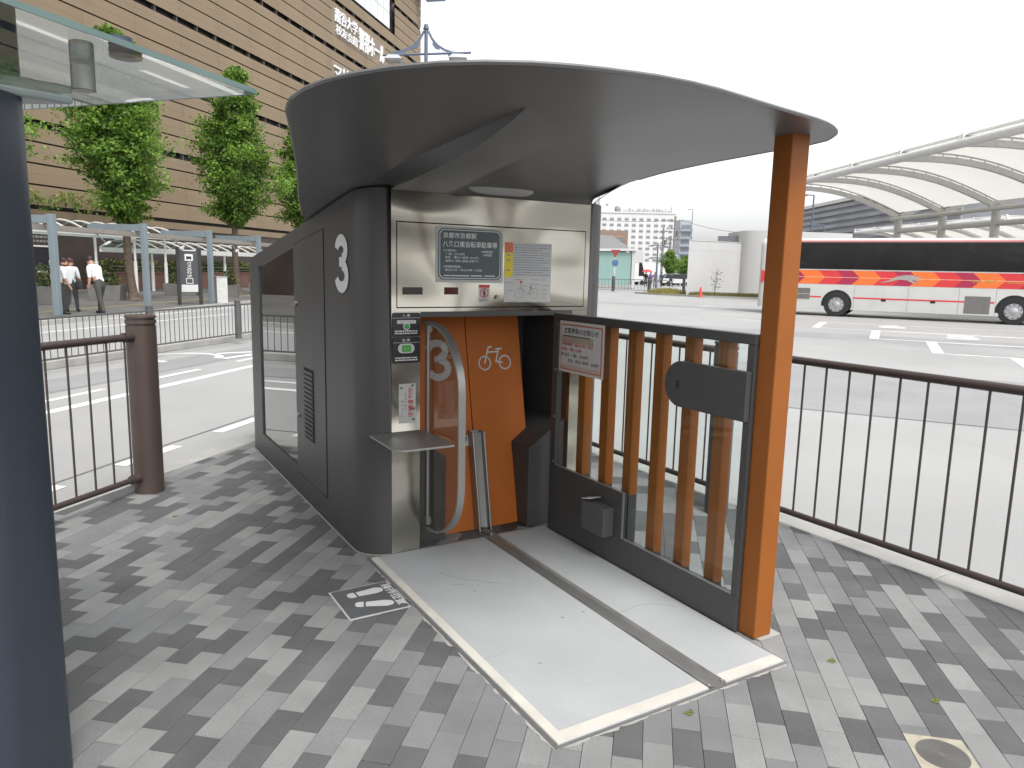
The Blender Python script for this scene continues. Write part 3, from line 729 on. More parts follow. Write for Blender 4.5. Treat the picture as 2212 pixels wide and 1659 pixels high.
# wheel guide
a = MB()
for (v0, v1, o0, o1) in ((.708,.718,0,.07),(.782,.792,0,.07),(.718,.782,0,.014)):
    a.prism([D(v0,.0,o0),D(v1,.0,o0),D(v1,.585,o0),D(v0,.585,o0)], KU*(o1-o0))
a.build('wheel_guide', M_steel2, kiosk, bevel=.003)
a = MB(); a.prism([D(.712,.03,.05),D(.752,.03,.085),D(.752,.585,.085),D(.712,.585,.05)], KU*.004); a.prism([D(.752,.03,.085),D(.789,.03,.05),D(.789,.585,.05),D(.752,.585,.085)], KU*.004)
a.build('guide_cover', M_steel2, kiosk, smooth=20)

# ---- guard hoop and its pane
gp_ = [(-.03,1.268),(.06,1.266),(.14,1.255),(.20,1.238),(.26,1.208),(.315,1.165),(.36,1.11),(.392,1.055),(.41,1.0),(.417,.94),(.419,.80),(.420,.60),(.420,.46),(.412,.385),(.39,.318),(.352,.262),(.30,.212),(.24,.172),(.17,.144),(.09,.128),(-.03,.122)]
a = MB(); rows = []
def inner(i):
    p0 = Vector(gp_[max(i-1,0)]); p1 = Vector(gp_[min(i+1,len(gp_)-1)]); d = (p1-p0).normalized(); n = Vector((d.y, -d.x)); q = Vector(gp_[i]) + n*.012; return q
inn_ = [inner(i) for i in range(len(gp_))]
for i, (u, z) in enumerate(gp_):
    q = inn_[i]; rows.append([K(u,.310,z), K(u,.348,z), K(q.x,.348,q.y), K(q.x,.310,q.y), K(u,.310,z)])
a.grid(rows); a.build('guard_hoop', M_steel2, kiosk, smooth=40)
a = MB(); a.prism([K(q.x,.326,q.y) for q in inn_], KX*.005); a.build('guard_pane', G_guard, kiosk)
a = MB(); a.tube([K(.018,.325,1.245), K(.018,.325,.145)], .009, 10); kb(a, .004, .032, .312, .338, 1.21, 1.25); kb(a, .004, .032, .312, .338, .15, .19); a.build('guard_bar', M_steel2, kiosk, smooth=40)
# ---- shelf
P = [(.002,.002)] + [(.33,.002)] + [(.38 + .02*0 , .03)] + [(.40,.06),(.40,.300),(.002,.300)]
P = [(.020,-.006),(.33,-.010)] + arc(.34,.05,.06,-90,0,6) + [(.400,.300),(.002,.300),(.002,.124),(.012,.06)]
a = MB(); a.prism([K(u,v,.672) for u, v in P], (0,0,.010)); sh = a.build('shelf', M_steel2, kiosk, bevel=.002)
a = MB(); kb(a, .002, .014, .13, .28, .635, .6715); a.build('shelf_bracket', M_steel2, kiosk)

# ---- glazed side screen with orange bars and the orange post
a = MB()
v0, v1 = 1.115, 1.150
kb(a, .03, 1.521, v0, v1, 1.263, 1.306); kb(a, .03, .084, v0, v1, .4061, 1.2629); kb(a, 1.482, 1.521, v0, v1, .1611, 1.2629)
kb(a, .03, .7199, v0, v1, 0.004, .406); kb(a, .72, 1.521, v0, v1, 0.004, .161)
a.build('screen_frame', M_dark, kiosk, bevel=.003)
a = MB(); kb(a, .084, .7195, 1.131, 1.137, .4065, 1.2625); kb(a, .7195, 1.482, 1.131, 1.137, .1615, 1.2625); a.build('screen_glass', G_clear, kiosk)
a = MB(); kb(a, .084, .72, 1.117, 1.126, .4066, .414); kb(a, .72, .728, 1.117, 1.126, .1616, .414); kb(a, .728, 1.482, 1.117, 1.126, .1616, .169); a.build('glazing_bead', M_steel2, kiosk)
for z in (.43,.70,.98,1.245):
    a = MB(); a.tube([K(.074,1.116,z), K(.074,1.108,z)], .006, 8); a.build('frame_screw', M_steel2, kiosk)
for k, u in enumerate((.222,.437,.645,.852,1.058,1.265)):
    zb = .385 if k < 3 else .14
    a = MB(); kb(a, u, u+.062, 1.170, 1.226, zb, 1.258); a.build('orange_bar', M_orange_post, kiosk, bevel=.004)
    a = MB(); kb(a, u+.001, u+.061, 1.171, 1.225, 0.004, zb); a.build('bar_foot', M_dark, kiosk)
a = MB(); kb(a, .15, 1.45, 1.172, 1.224, 1.2585, 1.30); a.build('bar_rail', M_dark, kiosk, bevel=.003)
a = MB(); kb(a, .16, 1.5, 1.16, 1.30, .001, .012); a.build('screen_plinth', M_kerb, kiosk)
a = MB(); kb(a, 1.5215, 1.612, 1.134, 1.236, .006, 2.104); post = a.build('orange_post', M_orange_post, kiosk, bevel=.006)
a = MB(); kb(a, 1.53, 1.63, 1.15, 1.28, 0.001, .007); a.build('post_base', M_kerb, kiosk)
# oblong lock cover
P = [(1.515,.940),(1.515,1.152),(1.12,1.152)] + [(1.125 + .1*math.cos(R(90+180*i/12)), 1.046 + .106*math.sin(R(90+180*i/12))) for i in range(1,12)] + [(1.12,.940)]
a = MB(); a.prism([K(u,1.085,z) for u, z in P], KX*.030); lk = a.build('lock_cover', mat('lock_cover_paint', (.048,.047,.047), .5, speck=.1), kiosk, bevel=.004)
a = MB(); kb(a, 1.105, 1.120, 1.0825, 1.0848, 1.025, 1.062); a.build('key_slot', M_black, lk)
# small letter box on the screen
a = MB(); P = [(.43,1.114),(.43,1.07)] + [(.445,1.052),(.47,1.045)] + [(.66,1.045),(.66,1.114)]
a.prism([K(u,v,.155) for u, v in P], (0,0,.158)); a.build('receipt_box', mat('grey_box_paint', (.062,.064,.068), .5), kiosk, bevel=.005)
a = MB(); a.prism([K(.45,1.10,.314),K(.45,1.05,.314),K(.52,1.05,.330),K(.56,1.10,.345)], (0,0,.003)); a.build('box_paper', M_paper, kiosk)
# paper notice in a film sleeve
nz = lambda u, z: K(u, 1.1085, z)
def nbox(mb, u0, u1, z0, z1, off, mi=0): mb.box(1.1105-off-.0012, 1.1105-off, -u1, -u0, z0, z1, mi)
a = MB(); nbox(a, .108, .524, .978, 1.268, 0); nt_ = a.build('notice', mat('film_sleeve', (.50,.47,.45), .3, var=.04), kiosk)
a = MB(); nbox(a, .122, .510, .992, 1.254, .0014); a.build('notice_sheet', mat('tan_sheet', (.40,.31,.25), .5, var=.06), nt_)
a = MB(); nbox(a, .126, .506, .996, 1.250, .0028); a.build('notice_border', M_redp, nt_)
a = MB(); nbox(a, .130, .502, 1.000, 1.246, .0042); a.build('notice_mount', mat('tan_sheet_inner', (.42,.34,.28), .5, var=.06), nt_)
a = MB(); nbox(a, .135, .500, 1.022, 1.243, .0056); nbox(a, .135, .500, 1.0221, 1.030, .0057); a.build('notice_page', M_paper, nt_)
a = MB(); nbox(a, .14, .435, 1.150, 1.185, .007); a.build('notice_tape', mat('tan_tape', (.33,.28,.21), .5, var=.08), nt_)
xn = 1.1105 - .0085
def ntext(mb, s, u, z, w, h, **kw): put_text(mb, s, (xn, -u, z), (0,-1,0), (0,0,1), .03, fitw=w, fith=h, **kw)
a = MB(); ntext(a, '定期更新のお知らせ', .160, 1.199, .320, .034, bold=.006, res=3)
ntext(a, '【料金】一般：2700円', .138, 1.070, .255, .020, res=2); ntext(a, '学生・障がい者等：2500円', .205, 1.038, .285, .020, res=2)
for u in np.arange(.155, .39, .018): a.box(xn, xn+.0004, -u-.013, -u, 1.183, 1.190)
a.build('black_lettering', M_blackp, nt_)
a = MB(); ntext(a, '更新期間：毎月20日～末日', .145, 1.130, .290, .020, bold=.006, res=2); ntext(a, '時間：7時～22時', .142, 1.101, .190, .019, bold=.006, res=2)
a.build('red_lettering', M_redp, nt_)

# ------------------------------------------------------------------ platform in front of the kiosk
plat = empty('loading_platform', O, YAW); tag(plat, 'pale grey loading plate with white border and steel wheel rail before the kiosk', 'platform')
a = MB(); kb(a, -.02, 1.805, -.018, 1.118, -.018, .0015); a.build('platform_frame', M_steel2, plat)
a = MB(); kb(a, .004, 1.79, .0, .688, -.016, .006); a.build('platform_plate', M_plate, plat, bevel=.002)
a = MB(); kb(a, .004, 1.79, .778, 1.106, -.016, .006); a.build('platform_plate', M_plate, plat, bevel=.002)
a = MB(); kb(a, .006, 1.788, .002, .040, .0061, .0075); kb(a, 1.735, 1.788, .0402, .686, .0061, .0075); kb(a, 1.735, 1.788, .780, 1.104, .0061, .0075); a.build('platform_border', M_plate_edge, plat)
a = MB()
rows = []
for u in (-.06, .5, 1.1, 1.45, 1.79):
    dep = .012 if u < 1.2 else (.008 if u < 1.6 else .001)
    rows.append([K(u,.690,.008), K(u,.700,.0075), K(u,.712,.004-dep*.5), K(u,.735,-.0-dep), K(u,.752,.0-dep), K(u,.764,.004), K(u,.776,.0085)])
a.grid(rows); a.build('wheel_rail', M_railst, plat, smooth=60)
a = MB(); kb(a, -.05, .22, .742, .752, -.0115, -.007); a.build('rail_strip', M_orange, plat)
for (u, v) in ((1.775,.70),(1.775,.768),(.02,.70),(.02,.768)):
    b_ = MB(); b_.lathe([(.005,0),(.005,.003),(.003,.0045)], tuple(K(u,v,.0075)), 8); b_.build('rail_bolt', M_steel2, plat)
a = MB(); a.tube([K(-.09,.745,.004), K(.0,.745,.010)], [.02,.012], 10); a.build('rail_end', M_railst, plat, smooth=40)

M_scuff = mat('scuff_mark', (.19,.19,.185), .7, var=.2, scale=20)
fP = lambda u, v: K(u, v, .0064)
def scuff_line(pts, w):
    a = MB(); stroke(a, pts, w, fP); a.build('scuff_mark', M_scuff, plat)
scuff_line([(0.35, 0.24), (0.398, 0.264), (0.437, 0.283), (0.489, 0.323), (0.539, 0.382), (0.574, 0.406), (0.61, 0.467)], .0035)
scuff_line([(0.509, 0.236), (0.523, 0.268), (0.579, 0.323)], .003)
scuff_line([(1.14, 0.794), (1.122, 0.895), (1.138, 0.971), (1.187, 1.03), (1.224, 1.054)], .003)
for (u, v) in ((.62,.30),(1.05,.52),(1.33,.22),(.40,.95),(1.049,0.636)): scuff_line([(u,v),(u+.012,v+.004)], .008)
a = MB(); rq = random.Random(2)
for k in range(60):                     # mortar smeared along the cut pavers
    u = rq.uniform(.1, 1.8); w = rq.uniform(.004,.016); l = rq.uniform(.02,.09); a.add([K(u,-.019,.0012),K(u+l,-.019,.0012),K(u+l*.8,-.019-w,.0010),K(u+l*.2,-.019-w*.8,.0010)], [(0,1,2,3)])
    v = rq.uniform(-.01, 1.02); a.add([K(1.806,v,.0012),K(1.806,v+l,.0012),K(1.806+w,v+l*.8,.0010),K(1.806+w*.7,v+l*.2,.0010)], [(0,1,2,3)])
o = a.build('mortar_smears', mat('mortar', (.30,.295,.28), .9, var=.15, scale=30), plat, recalc=False); o['kind'] = 'stuff'
# standing position tile
tile = empty('position_tile', O, YAW); tag(tile, 'small dark tile with white footprints beside the loading plate', 'floor tile')
a = MB(); kb(a, .312, .628, -.322, -.030, -.010, .0025); a.build('tile_edge', mat('tile_edge_paint', (.45,.45,.44), .6), tile)
a = MB(); kb(a, .320, .620, -.314, -.036, .0026, .0040); a.build('tile_face', M_mat, tile)
def foot(mb, cu, cv, ang, mir):
    L = [(-.066,-.016),(-.05,-.027),(-.028,-.026),(-.028,.026),(-.05,.027),(-.066,.016)]
    S = [(-.018,-.024),(.03,-.030),(.07,-.034),(.10,-.026),(.112,-.006),(.106,.016),(.08,.030),(.03,.026),(-.018,.023)]
    for poly in (L, S):
        P = []
        for (x, y) in poly:
            y *= mir; X = x*math.cos(ang) - y*math.sin(ang); Y = x*math.sin(ang) + y*math.cos(ang)
            P.append(K(cu - Y, cv + X, .0046))
        mb.add(P, [tuple(range(len(P)))])
a = MB(); foot(a, .395, -.190, R(3), 1); foot(a, .520, -.190, R(-20), -1); a.build('footprints', M_white, tile)
a = MB(); put_text(a, '操作位置', K(.345, -.075, .0046), KU, KX, .05, fitw=.245, fith=.042, bold=.01, res=3); a.build('lettering', M_grey_txt, tile)
# ------------------------------------------------------------------ railings on the island
M_rail = mat('brown_rail_paint', (0.060,0.044,0.040), 0.45, metal=0.2, var=0.12, scale=5, bump=0.05, bscale=200)
M_rail_post = mat('brown_bollard_paint', (0.078,0.056,0.048), 0.42, metal=0.25, var=0.10, scale=5, bump=0.05, bscale=200)
M_railg = mat('grey_rail_paint', (0.085,0.085,0.092), 0.5, metal=0.2, var=0.1)
def bollard(name, loc, r, h, m, label, cat, group=None, n=28):
    root = empty(name, loc); tag(root, label, cat, group)
    a = MB(); a.lathe([(r,0),(r,h*.94)], n=n); a.build('shaft', m, root, smooth=40)
    a = MB(); a.lathe([(r*.93,h*.94),(r*.93,h*.952),(r*1.02,h*.954),(r*1.02,h*.972),(r*.93,h*.974),(r*.93,h*.983),(r*1.03,h*.985),(r*1.03,h*.996),(r*.95,h)], n=n); a.build('ringed_cap', m, root, smooth=30)
    return root
def railing(name, a, b, zt, zb, m, label, group=None, rt=.024, rb=.020, sp=.148, rbar=.0065, collars=False, n=8):
    a = Vector(a); b = Vector(b); d = b - a; L = d.length; d.normalize(); root = empty(name, a); tag(root, label, 'railing', group)
    for (z, r, nm) in ((zt, rt, 'top_rail'), (zb, rb, 'bottom_rail')):
        q = MB(); q.tube([Vector((0,0,z)), d*L + Vector((0,0,z))], r, n); q.build(nm, m, root, smooth=50)
    q = MB(); q.tube([(0,0,zb+rb*.5),(0,0,zt-rt*.5)], rbar, max(6, n-2)); base = q.mesh('baluster', m, smooth=50)
    k = int(L / sp)
    for i in range(k):
        o = bpy.data.objects.new('baluster', base); COL.objects.link(o); o.parent = root; o.location = d*(sp*(i+.5))
    return root
# left: bollard with rail running off behind the shelter post
bl = Vector((-2.46, 4.86, 0))
bollard('bollard', bl, .093, 1.20, M_rail_post, 'thick brown ringed bollard ending the railing by the left kerb', 'bollard')
railing('railing', bl - LKd*.075 + Vector((0,0,0)), bl - LKd*2.9, 1.06, .115, M_rail, 'brown railing beside the thick brown bollard on the left')
for z in (1.06, .115):
    q = MB(); q.tube([bl - LKd*.088 + Vector((0,0,z)), bl - LKd*.155 + Vector((0,0,z))], .032, 10)
    o = q.build('rail_collar', M_rail, None, smooth=50); o.parent = [k for k in bpy.data.objects if k.name == 'railing'][0]; o.matrix_parent_inverse = Matrix.Translation(-o.parent.location)
# right: long rail on the kerb with a bollard seen through the glass
rk = Wk(.30, 2.36)
bollard('bollard', Wk(.29, 2.27), .075, 1.13, M_railg, 'dark grey post standing behind the glazed screen', 'bollard')
railing('railing', Wk(.37, 2.45), Wk(6.2, 2.56), 1.045, .10, M_rail, 'brown railing on the right kerb in front of the bus lot')
railing('railing', Wk(.21, 2.44), Wk(-3.9, 2.44), 1.045, .10, M_rail, 'brown railing behind the kiosk seen through its glazed screen')

# ------------------------------------------------------------------ manhole
mh = empty('manhole_cover', Wk(2.304, 1.079, 0), PA - R(90)); tag(mh, 'round ribbed drain cover set in a cream square near the right corner', 'manhole cover')
a = MB(); a.box(.004,.190,-.196,-.004,0,.0028); a.build('surround', mat('cream_mortar', (.33,.30,.235), .8, var=.12, scale=20, speck=.15, stain=[(25,(1,1,1),.55,.5,(.20,.18,.14))]), mh)
a = MB(); a.lathe([(.080,.001),(.080,.0045),(.076,.0045),(.076,.004)], (.098,-.100,0), 40); a.build('rim', mat('cast_iron_rim', (.13,.125,.115), .6, metal=.3, speck=.2), mh)
prof = [(.0755,.003)]
r = .0755
while r > .012: prof += [(r,.005),(r-.004,.005),(r-.004,.0032),(r-.0072,.0032)]; r -= .0072
prof += [(r,.0035),(.0005,.0035)]
a = MB(); a.lathe(prof, (.098,-.100,0), 44); a.build('ribbed_lid', mat('cast_iron', (.125,.122,.115), .6, metal=.3, var=.12, scale=9, speck=.2), mh, smooth=20)

# a few bits lying on the pavers
def scuff(loc, r, m, name, label, cat):
    rr = random.Random(hash(name) % 99); a = MB()
    for k in range(9):
        t = rr.uniform(0, 6.28); q = rr.uniform(0, r); c = (math.cos(t)*q, math.sin(t)*q)
        s_ = rr.uniform(.004,.011); a.add([(c[0]-s_,c[1],.0015),(c[0],c[1]-s_*.5,.004),(c[0]+s_,c[1],.0025),(c[0],c[1]+s_*.6,.006)], [(0,1,2,3)])
    o = a.build(name, m); o.location = loc; tag(o, label, cat); return o
M_weed = mat('moss_green', (.10,.13,.03), .9, var=.3)
for (x, y, lab) in ((-2.05, 4.35, 'tiny tuft of weed in the paver joint near the brown bollard'), (1.33, 2.80, 'tiny tuft of weed in the joint right of the orange post'), (1.60, 2.53, 'tiny tuft of weed in the joint above the round drain cover'), (.66, 2.42, 'tiny tuft of weed in the joint below the platform corner')):
    scuff((x, y, 0), .022, M_weed, 'weed_tuft', lab, 'weed')

# ------------------------------------------------------------------ shelter post and its glass roof, foreground left
M_shelter = mat('blue_grey_column_paint', (0.031,0.040,0.056), 0.45, metal=0.1, var=0.07, scale=3, bump=0.06, bscale=250, speck=.12)
G_roof = glass('roof_glass', (0.74,0.80,0.77), 2.4, 0.0, 0.14)
M_edge = mat('glass_edge_green', (0.10,0.16,0.15), .25, var=.1)
sh = empty('glass_shelter', (-1.475, 1.95, 0)); tag(sh, 'dark blue grey post with clear glass roof at the left edge', 'shelter')
def S(x, y, z): return (x + 1.475, y - 1.95, z)
a = MB(); prof = []
for i in range(33):
    t = 2*math.pi*i/32; c, s_ = math.cos(t), math.sin(t)
    prof.append((math.copysign(abs(c)**.45, c)*.155, math.copysign(abs(s_)**.45, s_)*.155))
a.prism([(x, y, 0) for x, y in prof[:-1]], (0,0,1.975)); a.build('column', M_shelter, sh, smooth=50)
A_, B_, C_ = Vector((-.92,1.41,0)), Vector((-.705,2.075,0)), Vector((-1.49,2.345,0))
d1 = (A_-B_).normalized(); d2 = (C_-B_).normalized()
P0 = B_; P1 = B_ + d1*2.6; P2 = P1 + d2*2.0; P3 = B_ + d2*2.0
a = MB(); a.prism([S(p.x,p.y,2.0) for p in (P0,P1,P2,P3)], (0,0,.012)); a.build('roof_glass', G_roof, sh)
a = MB()
for p, q in ((P0,P1),(P3,P0)):
    n = (q-p).cross(Vector((0,0,1))).normalized()*.0022
    a.prism([S(*(p-n).xy,1.9995),S(*(q-n).xy,1.9995),S(*(q+n).xy,1.9995),S(*(p+n).xy,1.9995)], (0,0,.013))
a.build('glass_edge', M_edge, sh)
a = MB(); c0 = Vector((-1.475,1.95,0))
a.prism([S(c0.x-.6,c0.y+.02,1.975),S(c0.x+.10,c0.y+.02,1.975),S(c0.x+.24,c0.y+.19,1.975),S(c0.x-.6,c0.y+.24,1.975)], (0,0,.022)); a.build('roof_bracket', mat('pale_bracket', (.30,.33,.34), .4, metal=.3), sh, bevel=.006)
for (x, y, z0, z1, nm, m) in ((-1.03,1.83,1.945,2.0,'glass_clamp',M_steel2),(-1.03,1.83,2.0125,2.045,'clamp_cap_and_reflection',M_steel2)):
    a = MB(); a.lathe([(.024,z0),(.026,z0+.002),(.026,z1)], S(x,y,0), 24); a.build(nm, m, sh, smooth=40)
a = MB(); a.lathe([(.030,2.0125),(.030,2.075)], S(-.955,1.86,0), 20); a.build('clamp_cap_and_reflection', M_shelter, sh, smooth=40)  # dark cylinder added above the glass to imitate a reflection in it
# ------------------------------------------------------------------ left background: median railing, far pavement
M_far_post = mat('median_post_paint', (0.085,0.082,0.085), .5, metal=.2, var=.1)
mz = .015
posts = [Vector((-6.20,12.74,0)) + md*(k*2.62) for k in range(-2, 4)]
p_lab = ('grey median post hidden at the far left behind the shelter post', 'grey median post left of the brown bollard', 'grey median post just behind the brown bollard', 'grey median post standing alone right of the brown bollard', 'grey median post beside the rear edge of the kiosk', 'grey median post farthest along, behind the kiosk')
s_lab = ('grey median railing span at the left edge beside the shelter post', 'grey median railing span seen through the brown railing', 'grey median railing span between the brown bollard and the lone median post', 'grey median railing span right of the lone median post, running behind the kiosk', 'grey median railing span farthest along, behind the kiosk')
for p, lab in zip(posts, p_lab):
    bollard('median_post', p + mn*.10, .062, .79, M_far_post, lab, 'post', 'posts of the median railing', 14)
for p, q, lab in zip(posts, posts[1:], s_lab):
    railing('median_railing', p + md*.06 + mn*.10, q - md*.06 + mn*.10, .70, .10, M_far_post, lab, 'spans of the median railing', .018, .016, .128, .007, n=6)

# ---- pergola frames over the far bus stop
M_perg = mat('pergola_blue_grey', (0.175,0.215,0.235), .5, metal=.15, var=.08, scale=1)
M_perg_rail = mat('pergola_rail_tan', (0.22,0.20,0.175), .5, metal=.1, var=.1)
pd = Vector((0.112, 0.9937, 0)); p1 = Vector((-12.60, 20.41, 0)); pn = Vector((-pd.y, pd.x, 0))
for k in range(0, 4):
    b = p1 + pd * (4.13*k)
    root = empty('pergola', b); tag(root, 'blue grey pergola post and arm over the far pavement, %s from the left' % ('first','second','third','fourth')[k], 'pergola', 'pergola frames')
    a = MB(); a.obox((0,0,1.38), pd*.085, pn*.085, (0,0,1.38)); a.build('post', M_perg, root, bevel=.015)
    a = MB(); a.obox(pn*.95 + Vector((0,0,2.62)), pn*1.0, pd*.05, (0,0,.11)); a.build('arm', M_perg, root, bevel=.01)
a = MB(); s_ = p1 - pd*7; e_ = p1 + pd*26
a.beam(s_ + pn*.30 + Vector((0,0,2.42)), e_ + pn*.30 + Vector((0,0,2.42)), .10, .13)
rt = a.build('pergola_beam', M_perg_rail); tag(rt, 'long tan rail carried under the blue grey pergola arms', 'beam')
a = MB(); a.beam(s_ + pn*1.6 + Vector((0,0,2.44)), e_ + pn*1.6 + Vector((0,0,2.44)), .08, .10); rt = a.build('pergola_beam', M_perg_rail); tag(rt, 'rear rail under the pergola arms farther from the road', 'beam')
for k in range(4):
    b = p1 + pd*(2.2 + 4.13*k) + pn*.30
    root = empty('pergola_lamp', b); tag(root, 'small lamp hung on a bent arm from the pergola rail, %s from the left' % ('first','second','third','fourth')[k], 'lamp', 'pergola lamps')
    a = MB(); a.beam((0,0,2.35),(.10,.30,2.10), .03, .03); a.build('bracket', M_perg, root)
    a = MB(); a.obox((.13,.36,2.07),(.03,.0,0),(0,.16,0.05),(0,-.01,.02)); a.build('lamp_head', M_white, root)

# ---- bus stop pylon and cabinet
M_pyl = mat('pylon_black', (0.018,0.018,0.02), .35, var=.1)
pb = Vector((-11.95, 27.35, 0)); pe = Vector((.45,.893,0)); pyd = Vector((.15,.78,0))
root = empty('stop_pylon', (-11.95,27.35,0), 0); tag(root, 'black bus stop pylon with white vertical lettering between pergola posts', 'pylon')
ex = Vector((.62,.40,0)).normalized(); ey = Vector((ex.y,-ex.x,0))     # face turned to the road
for s_ in (-1, 1):
    a = MB(); a.obox(ex*(.37*s_) + Vector((0,0,1.04)), ex*.06, ey*.05, (0,0,1.04)); a.build('upright', M_pyl, root, bevel=.008)
a = MB(); a.obox((0,0,1.36), ex*.31, ey*.03, (0,0,.64)); a.build('panel', mat('pylon_panel', (.045,.047,.05), .4), root)
a = MB(); a.obox((0,0,.60), ex*.28, ey*.032, (0,0,.13)); a.build('timetable', M_paper, root)
a = MB(); f0 = ey*.034 + Vector((0,0,0))
def pbox(mb, x0, x1, z0, z1): mb.add([f0+ex*x0+Vector((0,0,z0)), f0+ex*x1+Vector((0,0,z0)), f0+ex*x1+Vector((0,0,z1)), f0+ex*x0+Vector((0,0,z1))], [(0,1,2,3)])
pbox(a, -.14, .14, 1.60, 1.84)
for k, ch in enumerate('バスのりば'): put_text(a, ch, f0 + ex*(-.07) + Vector((0,0,1.47-k*.118)), ex, KZ, .1, fitw=.15, fith=.10, bold=.02, res=2)
stroke(a, [(-.11,.96),(.11,.96),(.11,.78),(-.11,.78),(-.11,.96)], .022, lambda x, y: f0 + ex*x + Vector((0,0,y)))
pbox(a, -.24, .24, 1.955, 1.99)
a.build('lettering', M_white, root)
a = MB(); f0 = ey*.036; pbox(a, -.09, .09, 1.66, 1.76); pbox(a, -.08,-.04,1.635,1.66); pbox(a, .04,.08,1.635,1.66); a.build('bus_symbol', M_pyl, root)
a = MB(); bx = Vector((-11.42,28.95,0)); a.obox((0,0,.50), ex*.20, ey*.16, (0,0,.50)); o = a.build('cabinet_body', mat('cabinet_paint', (.44,.44,.42), .5), None, bevel=.015)
root = empty('utility_cabinet', bx); tag(root, 'light grey utility cabinet standing beside the third pergola post', 'cabinet'); o.parent = root
a = MB(); a.obox((0,0,1.015), ex*.22, ey*.18, (0,0,.015)); a.build('cap', M_kerb, root)

# ---- planters
M_planter = mat('planter_concrete', (.15,.145,.135), .85, var=.15, scale=3, bump=.2, bscale=30)
M_shrub = [mat('shrub_leaf', (.045,.075,.020), .7, var=.3, scale=3), mat('shrub_leaf_yellow', (.125,.125,.02), .7, var=.3, scale=3), mat('shrub_leaf_dark', (.025,.045,.018), .7, var=.3)]
def leaves(mb, c, rad, n, size, rg, mis=(0,1,2), flat=1.0):
    for _ in range(n):
        while True:
            p = Vector((rg.uniform(-1,1), rg.uniform(-1,1), rg.uniform(-1,1)))
            if p.length <= 1: break
        p = Vector((p.x*rad[0], p.y*rad[1], p.z*rad[2])) + Vector(c)
        a = Vector((rg.gauss(0,1), rg.gauss(0,1), rg.gauss(0,1)*flat)).normalized(); b = a.cross(Vector((rg.gauss(0,1), rg.gauss(0,1), rg.gauss(0,1)))).normalized()
        s_ = size * rg.uniform(.6,1.3); k = len(mb.v)
        mb.v += [tuple(p - a*s_), tuple(p + b*s_*.55), tuple(p + a*s_), tuple(p - b*s_*.55)]; mb.f.append((k,k+1,k+2,k+3)); mb.mi.append(rg.choice(mis))
rg = random.Random(5)
def planter(loc, w, d, h, dirv, lab, sh=.45):
    root = empty('planter', loc); tag(root, lab, 'planter', 'concrete planters on the far pavement')
    n = Vector((-dirv.y, dirv.x, 0)); P = [dirv*sx*w/2 + n*sy*d/2 for sx, sy in ((-1,-1),(1,-1),(1,1),(-1,1))]
    a = MB(); q = [p*.88 for p in P]
    a.add([*q] + [p + Vector((0,0,h)) for p in P] + [p*.86 + Vector((0,0,h)) for p in P] + [p*.86 + Vector((0,0,h-.08)) for p in P],
          [(0,1,5,4),(1,2,6,5),(2,3,7,6),(3,0,4,7),(4,5,9,8),(5,6,10,9),(6,7,11,10),(7,4,8,11),(8,9,13,12),(9,10,14,13),(10,11,15,14),(11,8,12,15),(12,13,14,15)])
    a.build('trough', M_planter, root)
    a = MB(); leaves(a, (0,0,h+sh*.35), (w*.40 if abs(dirv.x) > .5 else max(w,d)*.36, max(w,d)*.36, sh*.75), 420, .07, rg, (0,0,1,2)); a.build('shrub', M_shrub, root, recalc=False)
pdv = Vector((.98,.2,0)).normalized()
planter((-16.3,25.9,0), 1.3, 1.0, .62, pdv, 'concrete planter with rounded shrub nearest the left foreground post', .75)
planter((-15.9,29.0,0), 1.2, .9, .60, pdv, 'concrete planter with low shrub behind the bending man', .5)
planter((-15.6,34.9,0), 1.5, 1.0, .55, pdv, 'concrete planter left of the black pylon', .5)
planter((-13.3,34.6,0), .9, .9, .55, pdv, 'small round concrete planter right of the black pylon', .6)
planter((-12.9,38.6,0), 1.6, 1.0, .55, pdv, 'concrete planter beside the second tree trunk', .5)

# ---- red planter wall and hedge in front of the building
fd = Vector((.22414769,.97455519,0)); fn = Vector((fd.y,-fd.x,0)); FP = Vector((-22.5,41,0))
M_redwall = mat('red_granite', (.20,.095,.075), .6, var=.12, scale=2, bump=.1, bscale=40, speck=.1)
def redwall(s0, s1, off, lab):
    root = empty('planter_wall', FP); tag(root, lab, 'planter wall')
    L = s1 - s0; n = max(1, int(L/1.9)); w = L/n
    for k in range(n):
        a = MB(); c = fd*(s0 + w*(k+.5)) + fn*off + Vector((0,0,.45)); a.obox(c, fd*(w/2-.008), fn*.18, (0,0,.45)); a.build('stone_panel', M_redwall, root, bevel=.006)
    a = MB(); c = fd*((s0+s1)/2) + fn*off + Vector((0,0,.93)); a.obox(c, fd*(L/2), fn*.22, (0,0,.03)); a.build('coping', M_redwall, root)
    for z, r_ in ((1.25,.02),(1.08,.012)):
        a = MB(); a.tube([fd*s0 + fn*(off+.1) + Vector((0,0,z)), fd*s1 + fn*(off+.1) + Vector((0,0,z))], r_, 6); a.build('hand_rail', M_steel2, root)
    a = MB(); k = s0
    while k < s1:
        leaves(a, fd*k + fn*(off-.75) + Vector((0,0,1.22)), (.5,.5,.42), 150, .085, rg, (0,1,1,2)); k += .38
    a.build('hedge', M_shrub, root, recalc=False)
redwall(-1.6, 2.6, 1.6, 'red stone planter wall with hedge left of the first tree trunk')
redwall(2.9, 16.0, 2.6, 'long red stone planter wall with hedge behind the black pylon')

